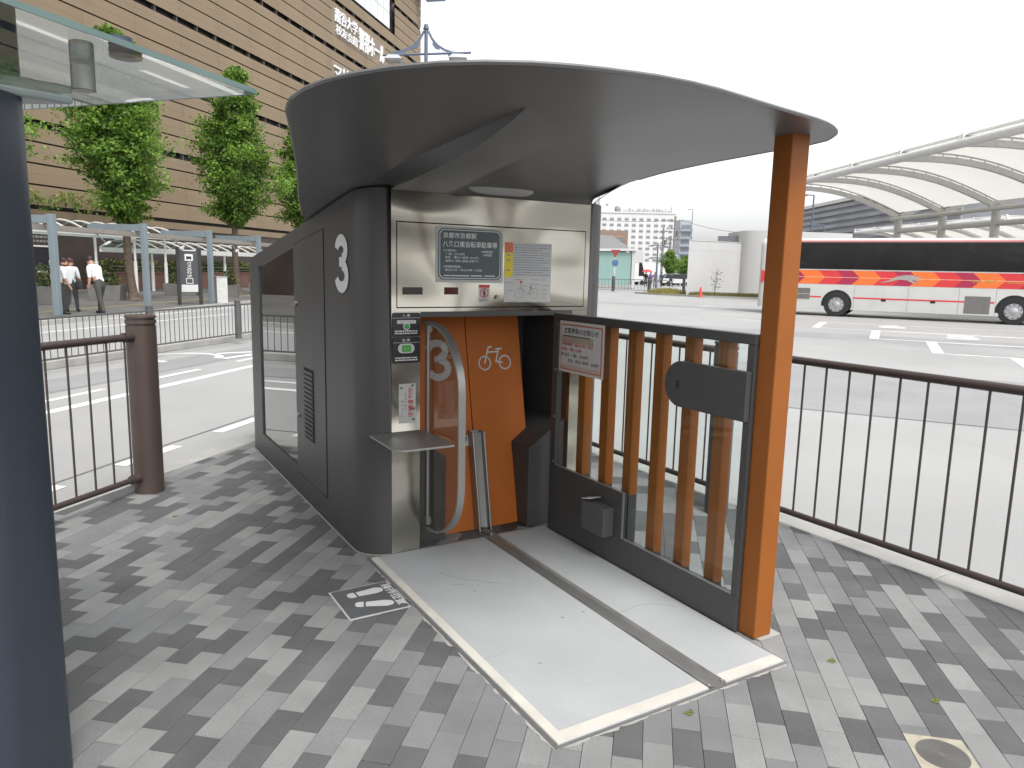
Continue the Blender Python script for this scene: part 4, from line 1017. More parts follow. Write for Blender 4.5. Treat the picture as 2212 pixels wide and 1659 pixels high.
# ---- entrance canopies of the building
M_wsteel = mat('white_steel', (.62,.62,.60), .45, var=.05)
G_can = glass('canopy_glass', (.50,.58,.57), 1.5, .05)
def glass_canopy(c, L, W, z, lab, posts_):
    root = empty('glass_canopy', c); tag(root, lab, 'canopy')
    a = MB(); a.obox(fn*(W/2) + Vector((0,0,z)), fd*(L/2), fn*.06, (0,0,.12)); a.build('front_fascia', M_wsteel, root)
    a = MB(); a.obox(-fn*(W/2) + Vector((0,0,z)), fd*(L/2), fn*.06, (0,0,.12)); a.build('rear_fascia', M_wsteel, root)
    n = int(L/1.0); arcz = lambda t: z + .12 + .42*math.sin(math.pi*t)
    for k in range(n+1):
        a = MB(); x = -L/2 + L*k/n; a.tube([fd*x + fn*(W*(.5-t)) + Vector((0,0,arcz(t))) for t in [i/8 for i in range(9)]], .035, 5); a.build('rib', M_wsteel, root)
    for k in range(n):
        a = MB(); x0 = -L/2 + L*k/n + .03; x1 = -L/2 + L*(k+1)/n - .03
        a.grid([[fd*x + fn*(W*(.5-t)) + Vector((0,0,arcz(t)-.02)) for t in [i/8 for i in range(9)]] for x in (x0, x1)]); a.build('pane', G_can, root, recalc=False)
    for (x, w) in posts_:
        a = MB(); a.tube([fd*x + fn*w, fd*x + fn*w + Vector((0,0,1.5)), fd*x + fn*w + Vector((0,0,1.5)), fd*x + fn*w + Vector((0,0,z))], [.085,.085,.06,.06], 10); a.build('column', M_wsteel, root)
glass_canopy(Vector((-20.4,33.6,0)), 12.5, 2.6, 2.78, 'white edged glass canopy over the entrance behind the men', ((-4.3,1.0),(-1.6,1.0),(.9,1.0),(3.4,1.0),(5.6,1.0)))
glass_canopy(Vector((-18.9,44.0,0)), 11.5, 2.6, 2.10, 'lower white glass canopy behind the black pylon', ((-4.8,1.0),(-2.0,1.0),(1.5,1.0),(4.8,1.0)))
# entrance surround with its dark sign
root = empty('entrance_frame', FP + fd*(-5.6) + fn*1.2); tag(root, 'white framed entrance with dark lettered panel behind the bending man', 'entrance')
for x in (-1.1, 1.1):
    a = MB(); a.obox(fd*x + Vector((0,0,1.4)), fd*.06, fn*.06, (0,0,1.4)); a.build('jamb', M_wsteel, root)
a = MB(); a.obox((0,0,2.15), fd*1.04, fn*.05, (0,0,.04)); a.obox((0,0,.95), fd*1.04, fn*.04, (0,0,.03)); a.build('transom', M_wsteel, root)
a = MB(); a.obox((0,0,2.48), fd*1.04, fn*.04, (0,0,.28)); a.build('sign_panel', mat('brown_sign', (.05,.035,.035), .4), root)
a = MB(); a.obox((0,0,.48), fd*1.04, fn*.02, (0,0,.44)); a.obox((0,0,1.55), fd*1.04, fn*.02, (0,0,.55)); a.build('door_glass', mat('dark_glazing', (.025,.025,.03), .12, var=.1), root)
a = MB()
for q in range(2):
    x = -.8
    while x < .8: w = rg.uniform(.08,.2); a.obox(fd*(x+w/2) + fn*.045 + Vector((0,0,2.58-q*.2)), fd*(w/2), fn*.003, (0,0,.05)); x += w+.06
a.build('sign_print', M_greyp, root)

# ------------------------------------------------------------------ the striped tan building
M_clad = mat('tan_cladding', (.212,.158,.098), .62, var=.06, scale=.5, bump=.06, bscale=6, rnd=.05, stain=[(.8,(1,1,.15),.58,.25,(.17,.13,.085))])
M_cladg = mat('grey_end_cladding', (.22,.215,.205), .6, var=.06, scale=.5)
M_darkgap = mat('facade_gap', (.012,.010,.010), .5, var=.1)
M_fin = mat('band_fin', (.10,.09,.085), .5)
M_smooth = mat('sign_ground_panel', (.22,.172,.122), .55, var=.05, scale=.5)
bldg = empty('tan_building', FP, 0); tag(bldg, 'tall tan building with dark horizontal bands and white lettering', 'building')
def F(s, off, z): return fd*s + fn*off + Vector((0,0,z))
S0, S1, ZT = -26.0, 49.8, 37.0
a = MB(); a.prism([F(S0,-.35,0),F(S1,-.35,0),F(S1,-30,0),F(S0,-30,0)], (0,0,ZT)); a.build('core', M_darkgap, bldg)
a = MB(); a.prism([F(S1+.001,-.30,3.9),F(S1+.12,-.30,3.9),F(S1+.12,-30,3.9),F(S1+.001,-30,3.9)], (0,0,ZT-3.9)); a.build('end_wall', M_cladg, bldg)
a = MB(); a.prism([F(S0,-.02,3.55),F(S1,-.02,3.55),F(S1,-.34,3.55),F(S0,-.34,3.55)], (0,0,.40)); a.build('base_cornice', M_clad, bldg)
a = MB(); a.prism([F(S0,-.1,0),F(S1,-.1,0),F(S1,-.34,0),F(S0,-.34,0)], (0,0,3.54)); a.build('ground_floor', mat('ground_floor_stone', (.055,.040,.034), .4, var=.3, scale=.4), bldg)
MOD = 3.87; rows_ = []
z = 4.16
for st_ in range(8):
    zb = 4.16 + 4.075*st_
    rows_ += [(zb, zb+.93), (zb+1.01, zb+1.94), (zb+2.02, zb+2.97), (zb+3.05, zb+3.70)]
    if st_:
        pass
panels = []
ncol = int((S1 - S0)/MOD)
for ci in range(ncol + 1):
    s0_ = S1 - MOD*(ci+1); s1_ = S1 - MOD*ci
    for ri, (za, zc) in enumerate(rows_):
        if zc > ZT: continue
        mid = FP + F((s0_+s1_)/2, 0, (za+zc)/2); q = project(mid)
        if 27.6 < (s0_+s1_)/2 < 41 and za > 25.2: continue
        vis = q is not None and -80 < q[0] < 930 and -60 < q[1] < 520 and not (q[0] > 660 and q[1] > 185)
        panels.append((q[2] if vis else 1e6, s0_, s1_, za, zc))
panels.sort(key=lambda t: t[0])
pm = {}
field = MB()
for k, (dist, a0, a1, za, zc) in enumerate(panels):
    h = round(zc - za, 3)
    if k < 300 and dist < 1e5:
        if h not in pm:
            a = MB(); hh = h/2
            for (q0, q1) in ((0, hh-.003), (hh+.003, h)):
                a.prism([F(.006,0,q0),F(MOD-.006,0,q0),F(MOD-.006,-.05,q0),F(.006,-.05,q0)], (0,0,q1-q0))
            a.prism([F(.01,-.012,.01),F(MOD-.01,-.012,.01),F(MOD-.01,-.06,.01),F(.01,-.06,.01)], (0,0,h-.02))
            pm[h] = a.mesh('cladding_panel', M_clad)
        o = bpy.data.objects.new('cladding_panel', pm[h]); COL.objects.link(o); o.parent = bldg; o.location = F(a0, 0, za)
    else:
        field.prism([F(a0+.006,0,za),F(a1-.006,0,za),F(a1-.006,-.06,za),F(a0+.006,-.06,za)], (0,0,h))
o = field.build('cladding_field', M_clad, bldg); o['kind'] = 'stuff'
fm = MB(); fm.prism([F(-.03,-.04,0),F(.03,-.04,0),F(.03,-.3,0),F(-.03,-.3,0)], (0,0,.37)); fmesh = fm.mesh('band_fin', M_fin)
cnt = 0
for st_ in range(7):
    zb = 4.16 + 4.075*st_ + 3.70
    s_ = S1 - .2
    while s_ > S0:
        q = project(FP + F(s_, 0, zb))
        if q and -20 < q[0] < 930 and -20 < q[1] < 470:
            o = bpy.data.objects.new('band_fin', fmesh); COL.objects.link(o); o.parent = bldg; o.location = F(s_, 0, zb+.003); cnt += 1
        s_ -= 1.935
# big gridded glazing
gz0, gz1, gs0, gs1 = 25.75, 36.5, 28.2, 40.7
a = MB(); a.prism([F(gs0,-.06,gz0),F(gs1,-.06,gz0),F(gs1,-.2,gz0),F(gs0,-.2,gz0)], (0,0,gz1-gz0)); a.build('glazing_frame', mat('glazing_frame_grey', (.25,.26,.27), .5), bldg)
a = MB(); w = (gs1-gs0)/8; h = 1.52
a.prism([F(.03,-.05,.03),F(w-.03,-.05,.03),F(w-.03,-.058,.03),F(.03,-.058,.03)], (0,0,h-.06)); pmh = a.mesh('pane', mat('white_glazing', (.62,.65,.66), .15, var=.06, scale=.3))
for i in range(8):
    for j in range(7):
        o = bpy.data.objects.new('pane', pmh); COL.objects.link(o); o.parent = bldg; o.location = F(gs0 + w*i, 0, gz0 + h*j)
# lettering
a = MB(); a.prism([F(27.6,.012,21.42),F(39.3,.012,21.42),F(39.3,.004,21.42),F(27.6,.004,21.42)], (0,0,2.35)); a.build('sign_ground', M_smooth, bldg)
a = MB(); a.prism([F(27.4,.012,17.40),F(38,.012,17.40),F(38,.004,17.40),F(27.4,.004,17.40)], (0,0,1.95)); a.build('sign_ground', M_smooth, bldg)
M_letter = mat('white_letter_face', (.72,.72,.72), .5, var=.03)
for (t_, s_, z_, w_, h_, b_) in (('龍谷大学',28.0,22.62,4.55,1.15,.012),('校友会館',28.2,21.62,4.35,.82,.008),('響都ホール',32.9,21.65,6.0,1.95,.012),('マリア・',27.75,17.60,5.6,1.45,.012)):
    lt = MB(); put_text(lt, t_, F(s_,.10,z_), fd, KZ, 1, fitw=w_, fith=h_, bold=b_, extrude=.06, res=4); lt.build('lettering', M_letter, bldg, recalc=False)
a = MB(); a.prism([F(47.5,.4,31.7),F(50.9,.4,31.7),F(50.9,2.6,31.7),F(47.5,2.6,31.7)], (0,0,2.0)); a.build('roof_sign', mat('blue_box_paint', (.16,.24,.34), .5), bldg)

# ------------------------------------------------------------------ street trees
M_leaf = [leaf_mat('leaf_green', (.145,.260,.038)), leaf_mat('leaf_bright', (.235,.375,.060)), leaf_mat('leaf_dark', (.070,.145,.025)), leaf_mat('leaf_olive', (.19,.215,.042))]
M_bark = mat('bark', (.095,.070,.050), .9, var=.3, scale=8, bump=.6, bscale=40)
def street_tree(name, base, H, z0, wide, seed, label, lean=(0,0), n_cl=62, leaves_per=18, lsz=.085, peak=.38, twigs=14, group='trees along the far pavement'):
    rg = random.Random(seed); root = empty(name, base); tag(root, label, 'tree', group)
    tr = MB(); axis = lambda z: Vector((lean[0]*z/H + .06*math.sin(z*1.3+seed), lean[1]*z/H + .05*math.cos(z*1.1), z))
    zs = [0,.12,.35,.8,1.6,2.6] + [2.6 + (H*.93-2.6)*i/9 for i in range(1,10)]
    tr.tube([axis(z) for z in zs], [.30,.22,.18,.165,.15,.14] + [.14*(1-i/10)+.012 for i in range(1,10)], 9)
    cr = MB(); lb = MB()
    for k in range(n_cl):
        t = (k + rg.random())/n_cl; z = z0 + (H - z0)*t**0.92
        prof = (t/peak)**.55 if t < peak else (1-(t-peak)/(1-peak))**.78
        rad = wide*max(.10, prof)*rg.uniform(.40,1.08); an = k*2.399 + rg.uniform(-.5,.5)
        c = axis(z) + Vector((math.cos(an)*rad, math.sin(an)*rad, rg.uniform(-.25,.25)))
        zz = max(z0*.75, z - rad*.75 - .15); st = axis(zz)
        mid = (st + c)/2 + Vector((0,0,-.10))
        lb.tube([st, mid, c], [.045,.028,.012], 5, cap=False)
        s_ = (.40 + .42*max(.2, prof))*rg.uniform(.75,1.2)
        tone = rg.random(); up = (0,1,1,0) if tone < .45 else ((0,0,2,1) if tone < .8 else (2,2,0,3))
        outw = Vector((math.cos(an), math.sin(an), .35))
        for q in range(twigs):
            dr = (outw*.8 + Vector((rg.gauss(0,.7), rg.gauss(0,.7), rg.gauss(.15,.45)))).normalized(); ln = s_*rg.uniform(.8,1.5)
            st0 = c + Vector((rg.gauss(0,.33), rg.gauss(0,.33), rg.gauss(0,.22)))*s_ - dr*ln*.45
            for m_ in range(leaves_per):
                f = rg.random()**.8; sp = .10*s_ + .15*s_*(1-f)
                p = st0 + dr*ln*f + Vector((rg.gauss(0,sp), rg.gauss(0,sp), rg.gauss(0,sp*.7)))
                ax = (dr + Vector((rg.gauss(0,.9), rg.gauss(0,.9), rg.gauss(0,.7)))).normalized(); nrm = Vector((rg.gauss(0,.7), rg.gauss(0,.7), 1)); b_ = ax.cross(nrm).normalized()
                z_ = lsz*rg.uniform(.6,1.25)*(1.1 - .4*f); kk = len(cr.v)
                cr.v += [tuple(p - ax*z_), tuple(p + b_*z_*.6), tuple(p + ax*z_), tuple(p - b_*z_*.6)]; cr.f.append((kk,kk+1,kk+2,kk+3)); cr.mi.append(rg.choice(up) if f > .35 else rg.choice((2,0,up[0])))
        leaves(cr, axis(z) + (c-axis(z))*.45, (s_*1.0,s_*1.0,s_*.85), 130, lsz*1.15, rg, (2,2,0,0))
    leaves(cr, axis(H-.25), (.22,.22,.55), 120, lsz, rg, (0,1,1))
    tr.build('trunk', M_bark, root, smooth=60); lb.build('limbs', M_bark, root, smooth=60); cr.build('crown', M_leaf, root, recalc=False)
    return root
street_tree('street_tree', (-14.95,29.1,0), 9.9, 3.2, 1.85, 3, 'broad leafy green street tree left of the kiosk, the widest crown', (-.4,0), 92, 24, .088)
street_tree('street_tree', (-14.0,37.4,0), 10.7, 3.5, 1.95, 8, 'tall tiered street tree nearer the kiosk canopy edge', (.25,0), 90, 25, .088, peak=.25)
street_tree('street_tree', (-12.9,45.6,0), 9.8, 3.6, 2.0, 15, 'street tree half hidden behind the kiosk canopy', (0,0), 56, 17, .095)
street_tree('street_tree', (-15.6,21.6,0), 7.6, 3.9, 1.75, 21, 'street tree whose edge shows just right of the foreground post', (0,0), 42, 18, .075)

# low ivy on the podium ledge
a = MB()
for k in range(26): leaves(a, F(-7.5 + k*.42, .5, 4.35 + rg.uniform(-.2,.35)), (.35,.35,.35), 45, .09, rg, (0,3,3,2))
o = a.build('ledge_ivy', M_leaf, None, recalc=False); o.location = FP; tag(o, 'loose creeper growing along the podium ledge of the tan building', 'creeper')

# ------------------------------------------------------------------ double armed street lamp above the canopy
M_lamp = mat('lamp_blue_grey', (.10,.125,.175), .45, metal=.3, var=.1)
lb_ = Vector((-5.39,45,0)); root = empty('street_lamp', lb_); tag(root, 'double armed street lamp rising behind the kiosk canopy', 'street lamp')
a = MB(); a.tube([(0,0,0),(0,0,8),(0,0,15.1)], [.16,.12,.10], 10); a.lathe([(.15,15.05),(.17,15.1),(.10,15.35)], n=10); a.build('mast', M_lamp, root, smooth=40)
a = MB(); a.tube([(-2.5,0,13.62),(0,0,13.73),(2.6,0,13.86)], .065, 6); a.build('cross_arm', M_lamp, root)
for s_ in (-1, 1):
    cu_ = [(s_*.12,0,14.98),(s_*.35,0,14.55),(s_*.65,0,14.22),(s_*1.05,0,13.98),(s_*1.5,0,13.84),(s_*2.0,0,13.76+.03*s_)]
    a = MB()
    for p, q in zip(cu_, cu_[1:]): a.beam(p, q, .05, .13)
    a.prism([(s_*.40,-.03,14.50),(s_*.75,-.03,14.15),(s_*.80,-.03,13.98),(s_*.55,-.03,14.02),(s_*.36,-.03,14.25)], (0,.06,0))
    a.prism([(s_*1.2,-.03,13.90),(s_*1.75,-.03,13.78),(s_*1.3,-.03,13.60)], (0,.06,0)); a.build('curved_brace', M_lamp, root)
    a = MB(); c = Vector((s_*1.85,0,13.55+.06*s_))
    a.add([c+Vector(p) for p in ((-.30,-.30,.10),(.30,-.30,.10),(.30,.30,.10),(-.30,.30,.10),(-.52,-.42,-.12),(.52,-.42,-.12),(.52,.42,-.12),(-.52,.42,-.12),(-.36,-.30,-.24),(.36,-.30,-.24),(.36,.30,-.24),(-.36,.30,-.24))],
        [(0,1,2,3),(0,4,5,1),(1,5,6,2),(2,6,7,3),(3,7,4,0),(4,8,9,5),(5,9,10,6),(6,10,11,7),(7,11,8,4),(11,10,9,8)]); a.build('lamp_head', mat('lamp_head_grey', (.34,.35,.36), .45, metal=.2), root)
# ------------------------------------------------------------------ coach in the lot
M_buswhite = mat('coach_white', (.50,.50,.48), .30, var=.04, scale=1.5, coat=.4, stain=[(1.2,(1,1,.4),.55,.35,(.40,.39,.36))])
M_tint = mat('tinted_glass', (.013,.012,.012), .05, var=.3, scale=.8, spec=.4, stain=[(.9,(1,1,2.2),.52,.6,(.035,.034,.036))])
M_or = mat('stripe_orange', (.72,.155,.028), .35, var=.04); M_rd = mat('stripe_red', (.58,.035,.040), .35, var=.04); M_mg = mat('stripe_magenta', (.34,.018,.060), .35, var=.04)
M_pale = mat('stripe_pale', (.70,.42,.28), .4); M_tyre = mat('tyre_rubber', (.018,.018,.019), .8, var=.2, scale=20); M_hub = mat('wheel_hub', (.42,.42,.43), .3, metal=.8, var=.1)
M_arch = mat('arch_black', (.012,.012,.013), .8); M_ventg = mat('grille_grey', (.16,.155,.15), .5); M_dog = mat('emblem_grey', (.36,.34,.32), .4, metal=.3); M_gold = mat('gold_script', (.50,.30,.05), .4)
bus = empty('coach', (13.58,31.25,ROAD), math.atan2(-.515,.857)); tag(bus, 'white coach with orange and red chevron stripe parked in the bus lot', 'coach')
X0, X1 = -3.25, 8.75
sec = [(0,.30),(0,2.90),(.03,3.05),(.12,3.17),(.30,3.25),(.55,3.28),(1.95,3.28),(2.2,3.25),(2.38,3.17),(2.47,3.05),(2.5,2.90),(2.5,.30)]
a = MB(); rows = []
for x, k in ((X0,.90),(X0+.06,.95),(X0+.2,.985),(X0+.4,1),(X1-.5,1),(X1-.2,.985),(X1-.06,.95),(X1,.90)):
    rows.append([(x, 1.25+(y-1.25)*k, .30+(z-.30)*(.97+.03*k if k < 1 else 1)) for y, z in sec])
a.grid(rows); n = len(sec)
for r_ in (rows[0], rows[-1]): a.add(r_, [tuple(range(n))])
a.add([r[0] for r in rows] + [r[-1] for r in reversed(rows)], [tuple(range(2*len(rows)))])
a.build('body', M_buswhite, bus, smooth=50, merge=True)
xs_ = [-2.05,-.62,.82,2.26,3.70,5.14,6.58,8.05]
for k, (p, q) in enumerate(zip(xs_, xs_[1:])):
    a = MB(); a.box(p+.004, q-.004, -.012, .02, 1.97, 3.09); a.build('side_window', M_tint, bus, bevel=.004)
a = MB(); a.box(-2.04, 8.04, -.006, .01, 1.975, 3.085); a.build('window_band', M_arch, bus)
a = MB(); a.box(-2.8, 8.3, -.007, .01, 3.105, 3.15); a.build('roof_line', M_rd, bus)
for (p, q) in ((-3.0,-.62),(.62,5.58),(6.82,8.2)):
    a = MB(); a.box(p, q, -.006, .01, .775, .835); a.build('waist_line', M_rd, bus)
zt, zb, zm = 1.925, 1.345, 1.635; k = 0
x = -1.31 - 2.13
while x < 8.2:
    for i, m in enumerate((M_or, M_rd, M_mg)):
        w = (.80,.72,.61)[i]; x0 = x + sum((.80,.72,.61)[:i]); cl_ = lambda v: min(max(v, -2.95), 8.35)
        P = [(x0-.30,zt),(x0+w-.30,zt),(x0+w,zm),(x0+w-.30,zb),(x0-.30,zb),(x0,zm)]
        if x0 + w < -2.9 or x0 > 8.3: continue
        a = MB(); a.prism([(cl_(v),-.006,z) for v, z in P], (0,.004,0)); a.build('chevron', m, bus)
    x += 2.13
a = MB(); a.box(-2.9, 8.3, -.0085, -.006, 1.625, 1.645); a.build('centre_line', M_pale, bus)
dog = [(1.55,1.475),(1.80,1.52),(1.98,1.60),(2.12,1.70),(2.35,1.765),(2.62,1.79),(2.78,1.785),(2.84,1.72),(2.98,1.735),(3.05,1.70),(2.96,1.66),(2.80,1.645),(2.95,1.60),(3.10,1.56),(2.92,1.555),(2.70,1.60),(2.82,1.52),(2.95,1.455),(2.76,1.475),(2.55,1.575),(2.35,1.60),(2.18,1.585),(2.02,1.535),(1.86,1.485),(1.70,1.470)]
a = MB(); a.prism([(p,-.012,z) for p, z in dog], (0,.003,0)); a.build('running_dog_emblem', M_dog, bus)
a = MB()
for c in (4.75,5.2): stroke(a, [(c + .02*math.cos(t*.6)*t/8 + t*.035, 1.60 + .055*math.sin(t*1.7)) for t in range(12)], .028, lambda p, z: Vector((p,-.0105,z)))
stroke(a, [(5.9 + t*.04, 1.58 + .04*math.sin(t*1.9)) for t in range(16)], .026, lambda p, z: Vector((p,-.0105,z)))
a.build('gold_script', M_gold, bus)
for (p, q, z0, z1) in ((4.60,5.45,.36,1.03),(-1.60,-1.07,.93,1.16),(-1.60,-1.07,.70,.90)):
    a = MB(); a.box(p, q, -.008, .01, z0, z1)
    for k in range(7): zz = z0 + (z1-z0)*(k+.5)/7; a.box(p+.01, q-.01, -.016, -.008, zz-.012, zz+.012)
    a.build('grille', M_ventg, bus)
for p in (1.77,3.53):
    a = MB(); a.box(p-.09, p+.09, -.012, .01, .70, .80); a.build('locker_handle', M_arch, bus, bevel=.01)
for p in (.66, 2.64, 4.40, 5.62):
    a = MB(); a.box(p-.006, p+.006, -.003, .01, .31, 1.30); a.build('locker_seam', M_ventg, bus)
for p in (-3.28,):
    a = MB(); a.prism([(p+.12,-.01,1.92),(p+.42,-.01,1.72),(p+.42,-.01,1.55),(p+.12,-.01,1.32)], (0,.02,0)); a.build('rear_arrow', M_rd, bus)
a = MB(); a.box(X0-.02, X0+.02, .25, 2.25, 2.0, 2.9); a.build('rear_window', M_tint, bus)
for wx in (0, 6.22):
    a = MB(); a.prism([(wx + .60*math.cos(R(t)), -.004, .52 + .60*math.sin(R(t))) for t in range(-22, 203, 15)], (0,.02,0)); a.build('wheel_arch', M_arch, bus)
    wh = empty('wheel', (wx,0,.5)); wh.parent = bus
    for side in (.12, 2.38):
        a = MB(); pr = [(.0,.14),(.50-.03,.14),(.50,.11),(.50,-.11),(.50-.03,-.14),(.0,-.14)]
        for i in range(len(pr)-1):
            for t in range(32):
                t0, t1 = 2*math.pi*t/32, 2*math.pi*(t+1)/32; (r0,y0),(r1,y1) = pr[i], pr[i+1]
                a.add([(r0*math.cos(t0),side+y0,r0*math.sin(t0)),(r1*math.cos(t0),side+y1,r1*math.sin(t0)),(r1*math.cos(t1),side+y1,r1*math.sin(t1)),(r0*math.cos(t1),side+y0,r0*math.sin(t1))], [(0,1,2,3)])
        a.build('tyre', M_tyre, wh, smooth=30, merge=True)
    a = MB(); a.tube([(0,-.03,0),(0,-.035,0)], .30, 28); a.build('rim', M_hub, wh)
    a = MB(); a.tube([(0,-.06,0),(0,-.03,0)], [.10,.16], 16); a.build('hub', M_hub, wh, smooth=40)
    a = MB()
    for t in range(10): c = (.215*math.cos(t*.628), -.035, .215*math.sin(t*.628)); a.tube([(c[0],-.0352,c[2]),(c[0],-.058,c[2])], .022, 6)
    a.build('wheel_nuts', M_hub, wh)
    a = MB()
    for t in range(10): c = (.262*math.cos(t*.628+.3), 0, .262*math.sin(t*.628+.3)); a.tube([(c[0],-.0354,c[2]),(c[0],-.0362,c[2])], .026, 8)
    a.build('rim_holes', M_arch, wh)

# ------------------------------------------------------------------ membrane canopies of the bus terminal
def membrane(name, col):
    m = bpy.data.materials.new(name); m.use_nodes = True; t = m.node_tree; t.nodes.clear(); L = t.links.new
    o = t.nodes.new('ShaderNodeOutputMaterial'); mx = t.nodes.new('ShaderNodeMixShader'); mx.inputs[0].default_value = .38
    d = t.nodes.new('ShaderNodeBsdfDiffuse'); tr = t.nodes.new('ShaderNodeBsdfTranslucent')
    n = t.nodes.new('ShaderNodeTexNoise'); n.inputs['Scale'].default_value = .5; r = t.nodes.new('ShaderNodeValToRGB')
    r.color_ramp.elements[0].color = (*[c*.93 for c in col], 1); r.color_ramp.elements[1].color = (*col, 1)
    L(n.outputs['Fac'], r.inputs[0]); L(r.outputs[0], d.inputs[0]); L(r.outputs[0], tr.inputs[0]); L(d.outputs[0], mx.inputs[1]); L(tr.outputs[0], mx.inputs[2]); L(mx.outputs[0], o.inputs[0])
    return m
M_memb = membrane('white_membrane', (.80,.79,.74)); M_rib = mat('canopy_steel', (.52,.51,.49), .45, var=.06); M_ribw = mat('canopy_tube_white', (.66,.66,.66), .4, var=.04)
def membrane_canopy(name, shift, ys, lab):
    root = empty(name, (32 - .1*ys[0] + shift[0], ys[0] + shift[1], ROAD)); tag(root, lab, 'canopy', 'membrane canopies of the bus terminal')
    off = Vector((shift[0], shift[1], 0)) - root.location
    T = lambda y: Vector((22.7 - .083*y, y, 7.55)) + off; Vl = lambda y: Vector((32 - .1*y, y, 5.72)) + off
    Tr = lambda y: Vl(y) + (Vl(y) - T(y))*.95 + Vector((0,0,(T(y).z-Vl(y).z)*1.95))
    def rib(y, t, wing): A, B = (T(y), Vl(y)) if wing == 0 else (Tr(y), Vl(y)); return A + (B-A)*t + Vector((0,0,.62*math.sin(math.pi*t)))
    for y in ys:
        for wing in (0, 1):
            a = MB(); P = [rib(y, t/12, wing) for t in range(13)]
            for p, q in zip(P, P[1:]): a.beam(p, q, .20, .30)
            a.build('rib', M_rib, root)
            a = MB(); P = [rib(y, t/12, wing) + Vector((0,0,.30)) for t in range(13)]; a.tube(P, .05, 5)
            for t in range(1, 12): p = rib(y, t/12, wing); a.beam(p, p + Vector((0,0,.30)), .05, .05)
            a.build('upper_chord', M_rib, root)
        a = MB(); b = Vl(y); a.tube([(b.x,b.y,0-.0),(b.x,b.y,b.z+.1)], .24, 12); a.build('column', M_rib, root, smooth=40)
        a = MB(); p = T(y); a.lathe([(.10,0),(.10,.30),(.03,.34)], tuple(p + Vector((0,0,.12))), 8); a.build('tube_lug', M_ribw, root)
    for (f, r_, nm, m) in ((lambda y: T(y) + Vector((0,0,.0)), .20, 'edge_tube', M_ribw), (lambda y: Tr(y), .20, 'edge_tube', M_ribw), (lambda y: Vl(y) - Vector((0,0,.95)), .16, 'valley_beam', M_rib), (lambda y: Vl(y) + Vector((-.5,0,-.15)), .14, 'valley_gutter', M_rib), (lambda y: T(y) + Vector((.15,0,.38)), .06, 'edge_rail', M_ribw)):
        a = MB(); a.tube([f(y) for y in ys], r_, 10); a.build(nm, m, root, smooth=50)
    for y0, y1 in zip(ys, ys[1:]):
        for wing in (0, 1):
            rows = []
            for i in range(9):
                s = i/8; y = y0 + (y1-y0)*s
                rows.append([rib(y, t/10, wing) + Vector((0,0,.34 - .22*math.sin(math.pi*s)*math.sin(math.pi*t/10))) for t in range(11)])
            a = MB(); a.grid(rows); a.build('membrane_panel', M_memb, root, smooth=60, recalc=False)
    return root
ysA = [24.9,29.55,34.2,38.85,43.5,48.1,52.7]
membrane_canopy('membrane_canopy', (0,0), ysA, 'near white membrane canopy on arched ribs above the coach')
membrane_canopy('membrane_canopy', (28,50), ysA, 'farther white membrane canopy low above the coach roof')

# ------------------------------------------------------------------ buildings beyond the lot
M_bwhite = mat('white_tile_wall', (.52,.52,.51), .6, var=.04, scale=.1); M_wglass = mat('grey_window', (.17,.18,.20), .2, var=.2, scale=.2); M_blind = mat('window_blind', (.36,.36,.36), .5)
M_wallw = mat('white_render', (.47,.47,.47), .7, var=.05, scale=.4, bump=.08, bscale=30)
def block(mb, x0, x1, y0, y1, z0, z1, mi=0): mb.box(x0, x1, y0, y1, z0, z1, mi)
h = empty('hotel', (45.2,400,0)); tag(h, 'large white hotel with rows of small windows beyond the bus lot', 'building')
a = MB(); block(a, -8, 39.6, 0, 25, 0, 32.3); a.build('wall', M_bwhite, h)
a = MB(); block(a, -8.3, 39.9, -.4, 25, 32.31, 33.0); a.build('parapet', M_bwhite, h)
a = MB(); block(a, -.5, 7.6, 4, 16, 33.01, 41); a.build('stair_tower', M_bwhite, h)
a = MB(); block(a, 3.0, 3.9, 3.9, 4.0, 36.3, 37.2); a.build('tower_window', M_wglass, h)
a = MB(); a.lathe([(1.9,33.01),(1.9,35),(1.2,36.2),(.3,36.6)], (9.6,8,0), 12); a.build('water_tank', mat('tank_grey', (.20,.20,.20), .6), h)
a = MB(); rg2 = random.Random(4)
for k in range(26): x = 12 + k*.98; zz = rg2.uniform(.7,2.2); block(a, x, x+rg2.uniform(.2,.6), 2, 3, 33.01, 33.01+zz)
a.build('roof_plant', mat('roof_plant_grey', (.26,.26,.26), .6), h)
a = MB(); block(a, 37.3, 37.6, 2, 2.3, 33.01, 36); a.build('mast', M_ventg, h)
wm = MB(); wm.box(0,2.1,-.08,.05,0,1.45); wmesh = wm.mesh('window', M_wglass); bm_ = MB(); bm_.box(0,2.1,-.12,-.081,.85,1.45); bmesh_ = bm_.mesh('blind', M_blind)
sm_ = MB(); sm_.box(-.1,2.2,-.2,.0,-.16,-.005); smesh = sm_.mesh('sill', M_blind)
for i in range(-2, 10):
    for j in range(8):
        o = bpy.data.objects.new('window', wmesh); COL.objects.link(o); o.parent = h; o.location = (.9+i*3.92, 0, 28.6-j*3.02)
        for ms, nm in ((bmesh_,'blind'),(smesh,'sill')):
            q = bpy.data.objects.new(nm, ms); COL.objects.link(q); q.parent = o
b2 = empty('apartment_tower', (65.7,300,0)); tag(b2, 'narrow grey tower with balconies right of the white hotel', 'building')
a = MB(); block(a, 0, 4.6, 0, 9, 0, 22.4); a.build('wall', mat('pale_grey_wall', (.33,.35,.38), .6), b2)
a = MB(); block(a, -.8, 6.4, .4, 9, 0, 9.0); a.build('lower_wall', M_bwhite, b2)
